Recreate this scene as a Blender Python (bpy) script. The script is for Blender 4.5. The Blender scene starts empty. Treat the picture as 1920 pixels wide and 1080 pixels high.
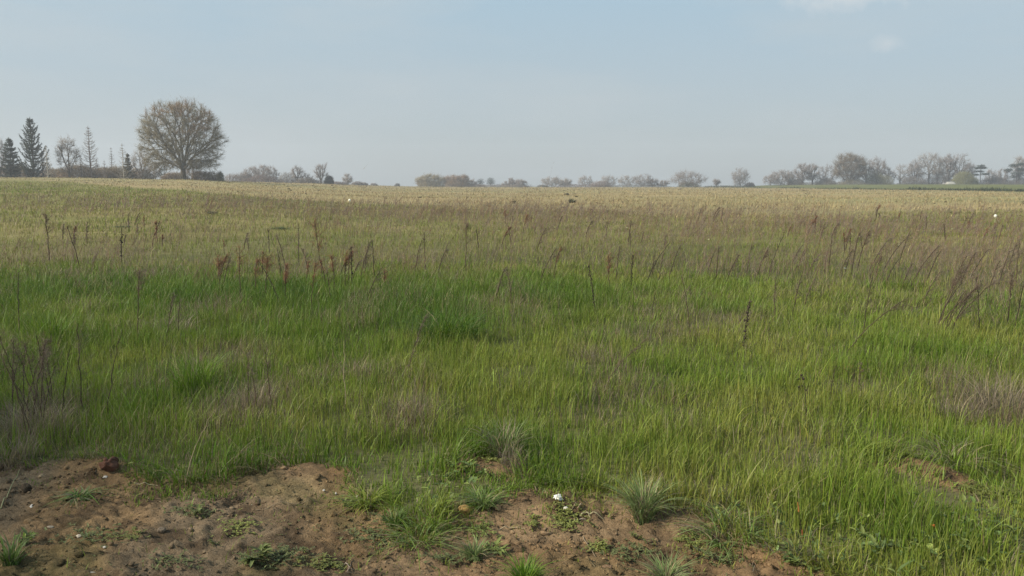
import bpy, math, random
import numpy as np
from mathutils import Vector

R = math.radians
RNG = np.random.default_rng(7)
random.seed(7)
scn = bpy.context.scene
COL = scn.collection

# ------------------------------------------------------------------ camera frame
F = 1507.0                      # focal length in photo pixels (1920 wide)
EYE = 1.6
PITCH = math.atan(195.0 / F)    # eye level falls on photo row 345
CP, SP = math.cos(PITCH), math.sin(PITCH)

def ray(px, py):
    a = (px - 960.0) / F; b = -(py - 540.0) / F
    return np.array([a, CP + b * SP, -SP + b * CP])

def px_of(x, y):
    return 960.0 + F / CP * x / np.maximum(y, 1e-3)

# ------------------------------------------------------------------ noise
def _hash(ix, iy, s):
    h = (ix * 374761393 + iy * 668265263 + s * 974634777) & 0xFFFFFFFF
    h = ((h ^ (h >> 13)) * 1274126177) & 0xFFFFFFFF
    h = (h ^ (h >> 16)) & 0xFFFFFFFF
    return h.astype(np.float64) / 4294967295.0

def vnoise(x, y, s=0):
    x = np.asarray(x, float); y = np.asarray(y, float)
    ix = np.floor(x).astype(np.int64); iy = np.floor(y).astype(np.int64)
    fx = x - ix; fy = y - iy
    fx = fx * fx * fx * (fx * (fx * 6 - 15) + 10); fy = fy * fy * fy * (fy * (fy * 6 - 15) + 10)
    a = _hash(ix, iy, s); b = _hash(ix + 1, iy, s); c = _hash(ix, iy + 1, s); d = _hash(ix + 1, iy + 1, s)
    return (a * (1 - fx) + b * fx) * (1 - fy) + (c * (1 - fx) + d * fx) * fy

def fbm(x, y, sc, s=0, o=4, g=0.5):
    x = np.asarray(x, float) / sc; y = np.asarray(y, float) / sc
    t = 0; a = 1.0; n = 0
    for k in range(o):
        t = t + a * vnoise(x + 17.3 * k, y - 9.1 * k, s + k); n += a; a *= g
        x, y = (x * 0.8 - y * 0.6) * 2.03, (x * 0.6 + y * 0.8) * 2.03
    return t / n

def sstep(a, b, x):
    t = np.clip((np.asarray(x, float) - a) / (b - a), 0, 1)
    return t * t * (3 - 2 * t)

# ------------------------------------------------------------------ terrain
ZL_X = [-900, 0, 350, 600, 760, 1000, 3000]
ZL_Z = [2.9, 2.78, 2.47, 1.62, 0.36, 0.0, 0.0]
DL_D = [172, 172, 178, 255, 380, 400, 400]
DB_X = [1100, 1330, 1440, 1600, 1920, 2800]
DB_D = [900, 400, 335, 268, 200, 140]

def flat_plane(px, py, h=0.0):
    d = ray(px, py); s = (EYE - h) / -d[2]
    return d[0] * s, d[1] * s

def gauss(x, y, cx, cy, rx, ry, rot=0.0):
    c, s = math.cos(rot), math.sin(rot)
    u = (x - cx) * c + (y - cy) * s; v = -(x - cx) * s + (y - cy) * c
    return np.exp(-(u / rx) ** 2 - (v / ry) ** 2)

M1 = flat_plane(922, 890); M2 = flat_plane(1765, 905); M3 = flat_plane(1040, 958); M4 = flat_plane(1270, 985)
M5 = flat_plane(600, 905); M6 = flat_plane(190, 885); M7 = flat_plane(1860, 915); M8 = flat_plane(880, 968)

SOIL_EDGE = [(-900, 866), (-200, 868), (0, 880), (60, 886), (130, 872), (190, 872), (235, 893), (330, 912), (420, 914), (480, 892), (540, 884),
             (600, 888), (640, 903), (670, 925), (722, 946), (735, 975), (790, 992), (862, 1004), (832, 984), (846, 962), (900, 953),
             (960, 945), (1000, 932), (1065, 928), (1130, 946), (1190, 962), (1255, 962), (1312, 974), (1332, 1000), (1400, 1030),
             (1470, 1060), (1545, 1092), (1700, 1180), (1900, 1500)]
SOIL_POLY = [flat_plane(*p) for p in SOIL_EDGE] + [(2.4, -3.0), (-9, -3.0), (-9.0, 4.2)]
SOIL_POLY = np.array(SOIL_POLY)

def poly_sd(x, y, P):
    """signed distance to a polygon, negative inside"""
    x = np.asarray(x, float); y = np.asarray(y, float)
    d = np.full(x.shape, 1e9); ins = np.zeros(x.shape, bool)
    n = len(P)
    for i in range(n):
        ax, ay = P[i]; bx, by = P[(i + 1) % n]
        ex, ey = bx - ax, by - ay
        t = np.clip(((x - ax) * ex + (y - ay) * ey) / (ex * ex + ey * ey + 1e-12), 0, 1)
        d = np.minimum(d, (x - ax - t * ex) ** 2 + (y - ay - t * ey) ** 2)
        c = (ay > y) != (by > y)
        xi = ax + (y - ay) / ((by - ay) if abs(by - ay) > 1e-9 else 1e-9) * ex
        ins ^= c & (x < xi)
    d = np.sqrt(d)
    return np.where(ins, -d, d)

def soil_sd(x, y):
    """signed distance (m) to bare soil, negative on soil"""
    x = np.asarray(x, float); y = np.asarray(y, float)
    near = (np.hypot(x, y) < 12)
    out = np.full(x.shape, 9.0)
    if not near.any():
        return out
    xs, ys = x[near], y[near]
    d = poly_sd(xs, ys, SOIL_POLY)
    d = np.minimum(d, (np.hypot((xs - M1[0]) / 1.0, (ys - M1[1]) / 0.95) - 0.185))
    c, s = math.cos(-0.75), math.sin(-0.75)
    u = (xs - M2[0]) * c + (ys - M2[1]) * s; v = -(xs - M2[0]) * s + (ys - M2[1]) * c
    d = np.minimum(d, (np.hypot(u / 2.0, v / 0.75) - 0.15) * 0.8)
    d = d + (fbm(xs, ys, 0.25, 31) - 0.5) * 0.16
    out[near] = d
    return out

def gz(x, y, fine=True):
    x = np.asarray(x, float); y = np.asarray(y, float)
    d = np.hypot(x, y)
    fx = np.where(y > 0.02 * d, px_of(x, np.maximum(y, 0.02 * d)), np.where(x > 0, 3000, -900))
    fx = np.clip(fx, -900, 3000)
    dl = np.interp(fx, ZL_X, DL_D)
    z = np.interp(fx, ZL_X, ZL_Z) * np.clip((d - 18) / (dl - 18), 0, 1) ** 1.15
    db = np.interp(fx, DB_X, DB_D)
    z = z + 1.34 * np.interp(fx, [1300, 1440, 1600], [0, 0.9, 1.0]) * sstep(0, 130, d - db)
    z = z - 0.022 * np.maximum(d - 430, 0)
    # hummocky meadow
    z = z + (fbm(x, y, 2.6, 3, 3) - 0.5) * 0.16 * sstep(4, 9, d) + (fbm(x, y, 14, 5, 2) - 0.5) * 0.25 * sstep(12, 40, d)
    if fine:
        near = d < 14
        if near.any():
            xs, ys = x[near], y[near]
            sd = soil_sd(xs, ys)
            lip = 0.03 * sstep(-0.12, 0.10, sd)
            m = 0.075 * gauss(xs, ys, M1[0], M1[1], 0.22, 0.17) + 0.10 * gauss(xs, ys, M2[0] + .02, M2[1], 0.40, 0.15, -0.75)
            m = m + 0.085 * gauss(xs, ys, M3[0] - .02, M3[1], 0.30, 0.16) + 0.05 * gauss(xs, ys, M4[0], M4[1], 0.20, 0.14)
            m = m + 0.05 * gauss(xs, ys, M5[0], M5[1], 0.35, 0.14) + 0.05 * gauss(xs, ys, M6[0], M6[1], 0.3, 0.12)
            m = m - 0.10 * gauss(xs, ys, M7[0] + .05, M7[1], 0.35, 0.18) + 0.03 * gauss(xs, ys, M8[0], M8[1], 0.12, 0.08)
            k = sstep(0.12, -0.05, sd)
            rough = fbm(xs, ys, 0.9, 71, 2)
            b = (fbm(xs, ys, 0.55, 41, 3) - 0.5) * 0.032 + (np.abs(fbm(xs, ys, 0.13, 45, 5, .65) - 0.5)) * 0.07 * (0.3 + rough)
            b = b + (fbm(xs, ys, 0.045, 52, 3, .65) - 0.5) * 0.042 * (0.35 + 1.1 * rough)
            zz = z[near] + lip + m * sstep(0.5, -0.2, 0 * sd) + b * k
            z = z.copy(); z[near] = zz
    return z

def gz1(x, y):
    return float(gz(np.array([x]), np.array([y]))[0])

def on_ground(px, py, h=0.0):
    """world point on the ground seen at photo pixel (px,py); h = height of the cover hiding the foot"""
    d = ray(px, py); z = 0.0
    x = y = 0
    for _ in range(12):
        s = (EYE - (z + h)) / -d[2]
        if s <= 0 or s > 400: s = 400
        x, y = d[0] * s, d[1] * s
        z = 0.5 * z + 0.5 * gz1(x, y)
    return x, y, z

def at_depth(px, Y):
    d = ray(px, 345.0); s = Y / d[1]
    x = d[0] * s
    return x, Y, gz1(x, Y)

def z_at(px, py, Y):
    d = ray(px, py); s = Y / d[1]
    return EYE + d[2] * s

# ------------------------------------------------------------------ mesh plumbing
def raw_mesh(name, V, loops, starts, col=None, mat=None, smooth=False):
    me = bpy.data.meshes.new(name)
    me.vertices.add(len(V)); me.vertices.foreach_set('co', np.ascontiguousarray(V, np.float32).ravel())
    me.loops.add(len(loops)); me.loops.foreach_set('vertex_index', np.ascontiguousarray(loops, np.int32))
    me.polygons.add(len(starts)); me.polygons.foreach_set('loop_start', np.ascontiguousarray(starts, np.int32))
    if smooth:
        me.polygons.foreach_set('use_smooth', np.ones(len(starts), bool))
    if col is not None:
        a = me.color_attributes.new('Col', 'FLOAT_COLOR', 'POINT')
        c = np.ones((len(V), 4), np.float32); c[:, :3] = col
        a.data.foreach_set('color', c.ravel())
    me.update(calc_edges=True)
    if mat: me.materials.append(mat)
    return me

def link(name, me, parent=None):
    o = bpy.data.objects.new(name, me); COL.objects.link(o)
    if parent is not None: o.parent = parent
    return o

def tag(o, label=None, cat=None, group=None, kind=None):
    if label: o['label'] = label
    if cat: o['category'] = cat
    if group: o['group'] = group
    if kind: o['kind'] = kind
    return o

def empty(name, loc=(0, 0, 0)):
    o = bpy.data.objects.new(name, None); o.location = loc; o.empty_display_size = 0.1
    COL.objects.link(o); return o

class MB:
    """collects numpy pieces into one mesh"""
    def __init__(s): s.V = []; s.L = []; s.S = []; s.C = []; s.n = 0; s.l = 0
    def add(s, V, faces, col):
        """faces: int array (m,k) all the same size"""
        V = np.asarray(V, float).reshape(-1, 3); faces = np.asarray(faces, np.int64)
        c = np.broadcast_to(np.asarray(col, float), (len(V), 3))
        k = faces.shape[1]
        s.V.append(V); s.C.append(c); s.L.append((faces + s.n).ravel())
        s.S.append(s.l + np.arange(len(faces)) * k)
        s.n += len(V); s.l += faces.size
    def build(s, name, mat, parent=None, smooth=False, origin=(0, 0, 0)):
        if not s.V:
            return None
        V = np.concatenate(s.V) - np.asarray(origin, float)
        return link(name, raw_mesh(name, V, np.concatenate(s.L), np.concatenate(s.S), np.concatenate(s.C), mat, smooth), parent)

def blades(mb, P, H, W, az, lean, col, tipcol=None, segs=3, face=None, droop=0.0):
    """tapered curved grass blades; P (n,3), the others (n,)"""
    n = len(P)
    if n == 0: return
    H = np.broadcast_to(H, (n,)); W = np.broadcast_to(W, (n,)); lean = np.broadcast_to(lean, (n,)); droop = np.broadcast_to(droop, (n,))
    dx, dy = np.cos(az), np.sin(az)
    if face is None: face = az + np.pi / 2 + RNG.normal(0, 0.6, n)
    wx, wy = np.cos(face), np.sin(face)
    nv = 2 * segs + 1
    V = np.zeros((n, nv, 3)); C = np.zeros((n, nv, 3))
    col = np.broadcast_to(col, (n, 3)); tipcol = col if tipcol is None else np.broadcast_to(tipcol, (n, 3))
    for k in range(segs + 1):
        t = k / segs
        hor = lean * H * t ** 1.7 + droop * H * t ** 3
        zz = H * (t - 0.28 * np.minimum(lean, 1.2) * t ** 2.2 - 0.55 * droop * t ** 3.2)
        c = P + np.stack([dx * hor, dy * hor, zz], 1)
        cc = col * (1 - t) + tipcol * t
        if k < segs:
            w = W * 0.5 * (1 - 0.75 * t ** 1.6) * (0.8 if k == 0 else 1)
            off = np.stack([wx * w, wy * w, 0 * w], 1)
            V[:, 2 * k] = c - off; V[:, 2 * k + 1] = c + off
            C[:, 2 * k] = cc; C[:, 2 * k + 1] = cc
        else:
            V[:, 2 * segs] = c; C[:, 2 * segs] = cc
    base = np.arange(n)[:, None] * nv
    q = np.array([[2 * k, 2 * k + 1, 2 * k + 3, 2 * k + 2] for k in range(segs - 1)]).reshape(-1)
    t3 = np.array([2 * segs - 2, 2 * segs - 1, 2 * segs])
    n0 = mb.n
    mb.V.append(V.reshape(-1, 3)); mb.C.append(C.reshape(-1, 3))
    if segs > 1:
        f = (base + q[None]).ravel() + n0
        mb.L.append(f); mb.S.append(mb.l + np.arange(n * (segs - 1)) * 4); mb.l += len(f)
    f = (base + t3[None]).ravel() + n0
    mb.L.append(f); mb.S.append(mb.l + np.arange(n) * 3); mb.l += len(f)
    mb.n += n * nv

def ribbons(mb, A, B, W, col):
    """thin tapering twigs from A to B: two crossed slivers each, so they have body from every side"""
    n = len(A)
    if n == 0: return
    A = np.asarray(A, float); B = np.asarray(B, float)
    D = B - A; L = np.linalg.norm(D, axis=1, keepdims=True) + 1e-9; D = D / L
    r = RNG.normal(0, 1, (n, 3)); s = np.cross(D, r); s /= np.linalg.norm(s, axis=1, keepdims=True) + 1e-9
    t = np.cross(D, s)
    W = np.broadcast_to(W, (n,))[:, None]
    V = np.stack([A - s * W * .5, A + s * W * .25 + t * W * .43, A + s * W * .25 - t * W * .43, B], 1)
    b = np.arange(n)[:, None] * 4
    Fc = np.concatenate([b + [[0, 1, 3]], b + [[1, 2, 3]], b + [[2, 0, 3]]])
    col = np.broadcast_to(col, (n, 3))
    mb.add(V.reshape(-1, 3), Fc, np.repeat(col, 4, 0))

def tubes(mb, A, B, ra, rb, col, sides=5):
    """frusta from A to B"""
    n = len(A)
    if n == 0: return
    A = np.asarray(A, float); B = np.asarray(B, float)
    D = B - A; D /= np.linalg.norm(D, axis=1, keepdims=True) + 1e-9
    ref = np.where(np.abs(D[:, 2:3]) < 0.9, np.array([[0, 0, 1.0]]), np.array([[1.0, 0, 0]]))
    u = np.cross(ref, D); u /= np.linalg.norm(u, axis=1, keepdims=True); v = np.cross(D, u)
    a = np.arange(sides) / sides * 2 * np.pi
    ring = u[:, None] * np.cos(a)[None, :, None] + v[:, None] * np.sin(a)[None, :, None]
    ra = np.broadcast_to(ra, (n,)); rb = np.broadcast_to(rb, (n,))
    V = np.concatenate([A[:, None] + ring * ra[:, None, None], B[:, None] + ring * rb[:, None, None]], 1)
    i = np.arange(sides); j = (i + 1) % sides
    q = np.stack([i, j, j + sides, i + sides], 1)
    Fc = (np.arange(n)[:, None, None] * 2 * sides + q[None]).reshape(-1, 4)
    col = np.broadcast_to(col, (n, 3))
    mb.add(V.reshape(-1, 3), Fc, np.repeat(col, 2 * sides, 0))

def polytube(mb, pts, r0, r1, col, sides=5):
    pts = np.asarray(pts, float); n = len(pts)
    r = np.linspace(r0, r1, n)
    tubes(mb, pts[:-1], pts[1:], r[:-1], r[1:], col, sides)

_t = (1 + 5 ** .5) / 2
ICO_V = np.array([(-1, _t, 0), (1, _t, 0), (-1, -_t, 0), (1, -_t, 0), (0, -1, _t), (0, 1, _t), (0, -1, -_t), (0, 1, -_t), (_t, 0, -1), (_t, 0, 1), (-_t, 0, -1), (-_t, 0, 1)])
ICO_V /= np.linalg.norm(ICO_V[0])
ICO_F = np.array([(0, 11, 5), (0, 5, 1), (0, 1, 7), (0, 7, 10), (0, 10, 11), (1, 5, 9), (5, 11, 4), (11, 10, 2), (10, 7, 6), (7, 1, 8), (3, 9, 4), (3, 4, 2), (3, 2, 6), (3, 6, 8), (3, 8, 9), (4, 9, 5), (2, 4, 11), (6, 2, 10), (8, 6, 7), (9, 8, 1)])

def ico_sub(levels):
    V = [tuple(v) for v in ICO_V]; Fc = [tuple(f) for f in ICO_F]
    for _ in range(levels):
        mid = {}; nf = []
        def m(a, b):
            k = (min(a, b), max(a, b))
            if k not in mid:
                p = np.array(V[a]) + np.array(V[b]); p /= np.linalg.norm(p); mid[k] = len(V); V.append(tuple(p))
            return mid[k]
        for a, b, c in Fc:
            ab, bc, ca = m(a, b), m(b, c), m(c, a)
            nf += [(a, ab, ca), (b, bc, ab), (c, ca, bc), (ab, bc, ca)]
        Fc = nf
    return np.array(V), np.array(Fc)

# ------------------------------------------------------------------ materials
def new_mat(name):
    m = bpy.data.materials.new(name); m.use_nodes = True
    nt = m.node_tree
    for n in list(nt.nodes): nt.nodes.remove(n)
    return m, nt, nt.nodes, nt.links

def leaf_mat(name, trans=0.35, rough=0.55, spec=0.25, var=0.25, sc=40.0):
    m, nt, N, Lk = new_mat(name)
    out = N.new('ShaderNodeOutputMaterial')
    at = N.new('ShaderNodeAttribute'); at.attribute_name = 'Col'
    tc = N.new('ShaderNodeTexCoord'); nz = N.new('ShaderNodeTexNoise'); nz.inputs['Scale'].default_value = sc; nz.inputs['Detail'].default_value = 1
    Lk.new(tc.outputs['Object'], nz.inputs['Vector'])
    mr = N.new('ShaderNodeMapRange'); mr.inputs['To Min'].default_value = 1 - var; mr.inputs['To Max'].default_value = 1 + var
    Lk.new(nz.outputs['Fac'], mr.inputs['Value'])
    mx = N.new('ShaderNodeVectorMath'); mx.operation = 'SCALE'
    Lk.new(at.outputs['Color'], mx.inputs[0]); Lk.new(mr.outputs['Result'], mx.inputs['Scale'])
    b = N.new('ShaderNodeBsdfPrincipled'); b.inputs['Roughness'].default_value = rough
    b.inputs['Specular IOR Level'].default_value = spec
    Lk.new(mx.outputs['Vector'], b.inputs['Base Color'])
    if trans > 0:
        t = N.new('ShaderNodeBsdfTranslucent'); Lk.new(mx.outputs['Vector'], t.inputs['Color'])
        ms = N.new('ShaderNodeMixShader'); ms.inputs[0].default_value = trans
        Lk.new(b.outputs[0], ms.inputs[1]); Lk.new(t.outputs[0], ms.inputs[2]); Lk.new(ms.outputs[0], out.inputs['Surface'])
    else:
        Lk.new(b.outputs[0], out.inputs['Surface'])
    return m

def ground_mat(name, scales, amt, bump=0.0, bscale=60, rough=0.95, spec=0.1):
    """colour from the mesh's own colour map, broken up by noise at several scales"""
    m, nt, N, Lk = new_mat(name)
    out = N.new('ShaderNodeOutputMaterial'); b = N.new('ShaderNodeBsdfPrincipled')
    b.inputs['Roughness'].default_value = rough; b.inputs['Specular IOR Level'].default_value = spec
    at = N.new('ShaderNodeAttribute'); at.attribute_name = 'Col'
    tc = N.new('ShaderNodeTexCoord'); cur = at.outputs['Color']
    for sc in scales:
        nz = N.new('ShaderNodeTexNoise'); nz.inputs['Scale'].default_value = sc; nz.inputs['Detail'].default_value = 5; nz.inputs['Roughness'].default_value = 0.65
        Lk.new(tc.outputs['Object'], nz.inputs['Vector'])
        mr = N.new('ShaderNodeMapRange'); mr.inputs['From Min'].default_value = 0.25; mr.inputs['From Max'].default_value = 0.75
        mr.inputs['To Min'].default_value = 1 - amt; mr.inputs['To Max'].default_value = 1 + amt
        Lk.new(nz.outputs['Fac'], mr.inputs['Value'])
        mx = N.new('ShaderNodeVectorMath'); mx.operation = 'SCALE'
        Lk.new(cur, mx.inputs[0]); Lk.new(mr.outputs['Result'], mx.inputs['Scale']); cur = mx.outputs['Vector']
    Lk.new(cur, b.inputs['Base Color'])
    if bump > 0:
        nz = N.new('ShaderNodeTexNoise'); nz.inputs['Scale'].default_value = bscale; nz.inputs['Detail'].default_value = 6; nz.inputs['Roughness'].default_value = 0.7
        Lk.new(tc.outputs['Object'], nz.inputs['Vector'])
        bp = N.new('ShaderNodeBump'); bp.inputs['Strength'].default_value = bump; bp.inputs['Distance'].default_value = 0.012
        Lk.new(nz.outputs['Fac'], bp.inputs['Height']); Lk.new(bp.outputs['Normal'], b.inputs['Normal'])
    Lk.new(b.outputs[0], out.inputs['Surface'])
    return m

MAT_GRASS = leaf_mat('grass_blades', 0.35, 0.5, 0.3, 0.2, 30)
MAT_DRY = leaf_mat('dry_stems', 0.12, 0.8, 0.15, 0.25, 60)
MAT_BARK = leaf_mat('bark', 0.0, 0.9, 0.1, 0.3, 2.5)
MAT_TWIG = leaf_mat('twigs', 0.0, 0.9, 0.1, 0.25, 0.6)
MAT_NEEDLE = leaf_mat('needles', 0.1, 0.7, 0.2, 0.3, 0.8)
MAT_LEAF = leaf_mat('broad_leaves', 0.25, 0.5, 0.35, 0.25, 60)
MAT_SOIL = ground_mat('bare_soil', (2.2, 14.0, 90.0), 0.36, 1.0, 110)
MAT_MEADOW = ground_mat('meadow_soil', (0.35, 3.0, 18.0), 0.25)
MAT_FIELD = ground_mat('stubble_soil', (0.05, 0.5, 4.0), 0.16)
MAT_STONE = ground_mat('stone', (25.0, 120.0), 0.18, 0.6, 150, 0.85, 0.2)
MAT_PAINT = ground_mat('stake_paint', (30.0,), 0.06, 0.0, 60, 0.5, 0.4)

# ------------------------------------------------------------------ ground sheet
BND_X = [-900, 60, 200, 400, 600, 800, 1000, 1300, 1500, 1700, 1920, 3000]
BND_D = [175, 150, 104, 78, 62, 52, 44, 40, 42, 47, 50, 60]

def field_edge(x, y):
    fx = np.clip(np.where(y > 1, px_of(x, np.maximum(y, 1)), np.where(x > 0, 3000, -900)), -900, 3000)
    return np.interp(fx, BND_X, BND_D) + (fbm(x, y, 9, 91, 3) - .5) * 12, np.interp(fx, DB_X, DB_D), fx

def soil_col(x, y):
    a = fbm(x, y, 0.7, 61, 3)[..., None]; b = fbm(x, y, 0.13, 65, 4, .6)[..., None]
    base = np.array([0.202, 0.132, 0.068]); red = np.array([0.235, 0.145, 0.072]); grey = np.array([0.178, 0.130, 0.08])
    dark = np.array([0.065, 0.044, 0.026])
    right = sstep(-1.5, 0.6, x)[..., None]
    k = np.clip((a - .42) * 4, 0, 1)
    c = base * (1 - k) + (red * right + grey * (1 - right)) * k
    for (cx, cy, rx, ry, amt) in ((M3[0] - .08, M3[1], .3, .14, .8), (M4[0] + .25, M4[1] - .25, .5, .2, .5), (-.85, 4.25, .25, .12, .7)):
        g = gauss(x, y, cx, cy, rx, ry)[..., None] * amt; c = c * (1 - g) + red * g
    k2 = np.clip((b - .52) * 8, 0, 1) * 0.75
    c = c * (1 - k2) + dark * k2
    pale = np.clip((fbm(x, y, 0.4, 69, 3) - .56) * 7, 0, 1)[..., None] * .6
    c = c * (1 - pale) + np.array([0.27, 0.185, 0.105]) * pale
    moss = np.clip((fbm(x, y, 0.5, 77, 4) - .55) * 6, 0, 1)[..., None] * .35
    c = c * (1 - moss) + np.array([0.095, 0.10, 0.035]) * moss
    return c

def make_ground():
    r = np.concatenate([np.arange(.25, 2.4, .12), np.arange(2.4, 7.2, .0135), 7.2 * np.exp(np.arange(0, math.log(60 / 7.2), .014)),
                        60 * np.exp(np.arange(0, math.log(620 / 60) + .03, .026))])
    a = np.concatenate([np.arange(-180, -46, 4.0), np.arange(-46, 46, .2), np.arange(46, 180, 4.0)])
    a = np.radians(a)
    A, Rr = np.meshgrid(a, r)
    X = Rr * np.sin(A); Y = Rr * np.cos(A)
    x, y = X.ravel(), Y.ravel()
    z = gz(x, y)
    nr, na = X.shape
    edge, db, fx = field_edge(x, y)
    d = np.hypot(x, y)
    sd = soil_sd(x, y)
    # colours
    gcol = np.array([0.085, 0.085, 0.035]) + np.array([0.05, 0.035, 0.025]) * (fbm(x, y, 3.5, 81, 4)[:, None] - .5) * 2
    far_m = sstep(14, 30, d)[:, None]
    olive = np.array([0.19, 0.17, 0.06]) + np.array([0.05, 0.015, 0.022]) * (fbm(x, y, 6, 85, 4)[:, None] - .45) * 2
    gcol = gcol * (1 - far_m) + olive * far_m
    tan = np.array([0.30, 0.228, 0.112]) + np.array([-0.05, -0.005, -0.012]) * np.clip(fbm(x / 3.0, y, 14, 88, 4)[:, None] * 2 - .7, 0, 1)
    tan = tan + np.array([0.04, 0.028, 0.012]) * (fbm(x, y, 1.6, 89, 2)[:, None] - .5)
    kt = sstep(-10, 14, d - edge)[:, None]
    farg = np.array([0.125, 0.130, 0.042]) + np.array([0.05, 0.03, 0.01]) * (fbm(x, y, 22, 95, 3)[:, None] - .5)
    kg = sstep(-45, 10, d - db)[:, None] * 0.75 + sstep(-2, 2, d - db)[:, None] * 0.25
    fcol = tan * (1 - kg) + farg * kg
    c = gcol * (1 - kt) + fcol * kt
    ks = sstep(0.10, -0.02, sd)[:, None]
    c = c * (1 - ks) + soil_col(x, y) * ks
    V = np.stack([x, y, z], 1)
    i = np.arange(nr - 1)[:, None] * na + np.arange(na)[None]
    j = np.arange(nr - 1)[:, None] * na + (np.arange(na) + 1)[None] % na
    Q = np.stack([i, i + na, j + na, j], -1).reshape(-1, 4)
    Q = Q[:, ::-1]
    ctr = V[Q].mean(1)
    sdc = sd[Q].mean(1); e2 = (d - edge)[Q].mean(1); b2 = (d - db)[Q].mean(1)
    cls = np.where(sdc < 0, 0, np.where(e2 < 0, 1, np.where(b2 < 0, 2, 3)))
    defs = (('bare_soil', MAT_SOIL, 'patch of bare trampled brown soil along the near edge of the meadow'),
            ('meadow_ground', MAT_MEADOW, 'rough meadow ground under the green and dry grass'),
            ('stubble_field', MAT_FIELD, 'wide tan stubble field reaching to the tree line'),
            ('far_pasture', MAT_FIELD, 'pale green rising field beyond the dark ditch line'))
    for k, (nm, mt, lab) in enumerate(defs):
        q = Q[cls == k]
        extra = None
        used, inv = np.unique(q, return_inverse=True)
        Vk, Ck = V[used], c[used]
        loops = inv.ravel(); starts = np.arange(len(q)) * 4
        if k == 0:   # close the sheet under the camera
            pass
        me = raw_mesh(nm, Vk, loops, starts, Ck, mt, True)
        o = link(nm, me); tag(o, lab, 'ground', kind='structure')
make_ground()
def cap():
    a = np.radians(np.concatenate([np.arange(-180, -46, 4.0), np.arange(-46, 46, .2), np.arange(46, 180, 4.0)]))
    x = .25 * np.sin(a); y = .25 * np.cos(a)
    V = np.concatenate([np.stack([x, y, gz(x, y)], 1), [[0, 0, gz1(0, 0)]]])
    n = len(a); i = np.arange(n)
    Fc = np.stack([np.full(n, n), (i + 1) % n, i], 1)
    me = bpy.data.objects['bare_soil'].data
    import bmesh
    bm = bmesh.new(); bm.from_mesh(me)
    cl = bm.verts.layers.float_color.get('Col')
    vs = [bm.verts.new(v) for v in V]
    for v in vs: v[cl] = (.18, .12, .07, 1)
    for f in Fc: bm.faces.new([vs[k] for k in f])
    bm.normal_update(); bm.to_mesh(me); bm.free()
cap()

# ------------------------------------------------------------------ grass
def fan_points(n, d0, d1, power, amax=44.0):
    """random ground points in the fan before the camera; density ~ d**power per area"""
    u = RNG.random(n); e = power + 2
    d = (d0 ** e + u * (d1 ** e - d0 ** e)) ** (1 / e) if abs(e) > 1e-6 else d0 * (d1 / d0) ** u
    a = np.radians(RNG.uniform(-amax, amax, n))
    return d * np.sin(a), d * np.cos(a), d

def blobs(x, y, L, h=0.2):
    """soft mask from photo-pixel ellipses laid on the ground: (px,py,rx,ry in px, weight)"""
    m = np.zeros(len(x))
    for (px, py, rx, ry, w) in L:
        cx, cy = flat_plane(px, py, h)
        x1, _ = flat_plane(px + rx, py, h); _, y1 = flat_plane(px, max(py - ry, 372), h); _, y2 = flat_plane(px, py + ry, h)
        ryw = (y1 - y2) / 2
        m = np.maximum(m, w * gauss(x, y, cx, cy, max(x1 - cx, .1), max(ryw, .1)))
    return m

DEEP = [(120, 520, 260, 40, 1), (420, 545, 260, 45, 1), (760, 550, 240, 45, 1), (1010, 540, 170, 35, .9), (840, 585, 90, 28, 1), (130, 620, 120, 50, .7),
        (360, 690, 90, 35, .8), (330, 830, 280, 50, .9), (100, 830, 180, 40, .8), (1320, 560, 120, 22, .6), (1190, 600, 60, 16, .7),
        (960, 800, 110, 40, .7), (1880, 560, 80, 30, .6), (1750, 950, 200, 50, .6), (1650, 640, 200, 30, .4), (1700, 500, 120, 20, .5)]
DEAD = [(1880, 725, 90, 50, 1), (60, 745, 120, 45, .8), (480, 720, 70, 45, .7), (770, 745, 70, 35, .7), (640, 650, 150, 40, .6), (1110, 640, 60, 25, .5),
        (1240, 560, 120, 25, .6), (960, 525, 60, 25, .6), (330, 580, 60, 30, .6), (1600, 700, 90, 30, .5), (1830, 500, 130, 30, .9), (1480, 500, 140, 25, .7),
        (250, 500, 140, 14, .8), (1480, 730, 40, 15, .5), (30, 820, 60, 30, .7), (520, 640, 130, 25, .5), (1700, 480, 200, 30, .8), (700, 530, 30, 20, .6),
        (1150, 560, 80, 18, .5)]

C_DEEP = np.array([0.074, 0.145, 0.011]); C_GREEN = np.array([0.148, 0.215, 0.023]); C_YEL = np.array([0.228, 0.250, 0.046])
C_OLIVE = np.array([0.240, 0.235, 0.065]); C_STRAW = np.array([0.31, 0.255, 0.135]); C_GREY = np.array([0.21, 0.165, 0.115]); C_BROWN = np.array([0.165, 0.115, 0.07])

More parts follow.
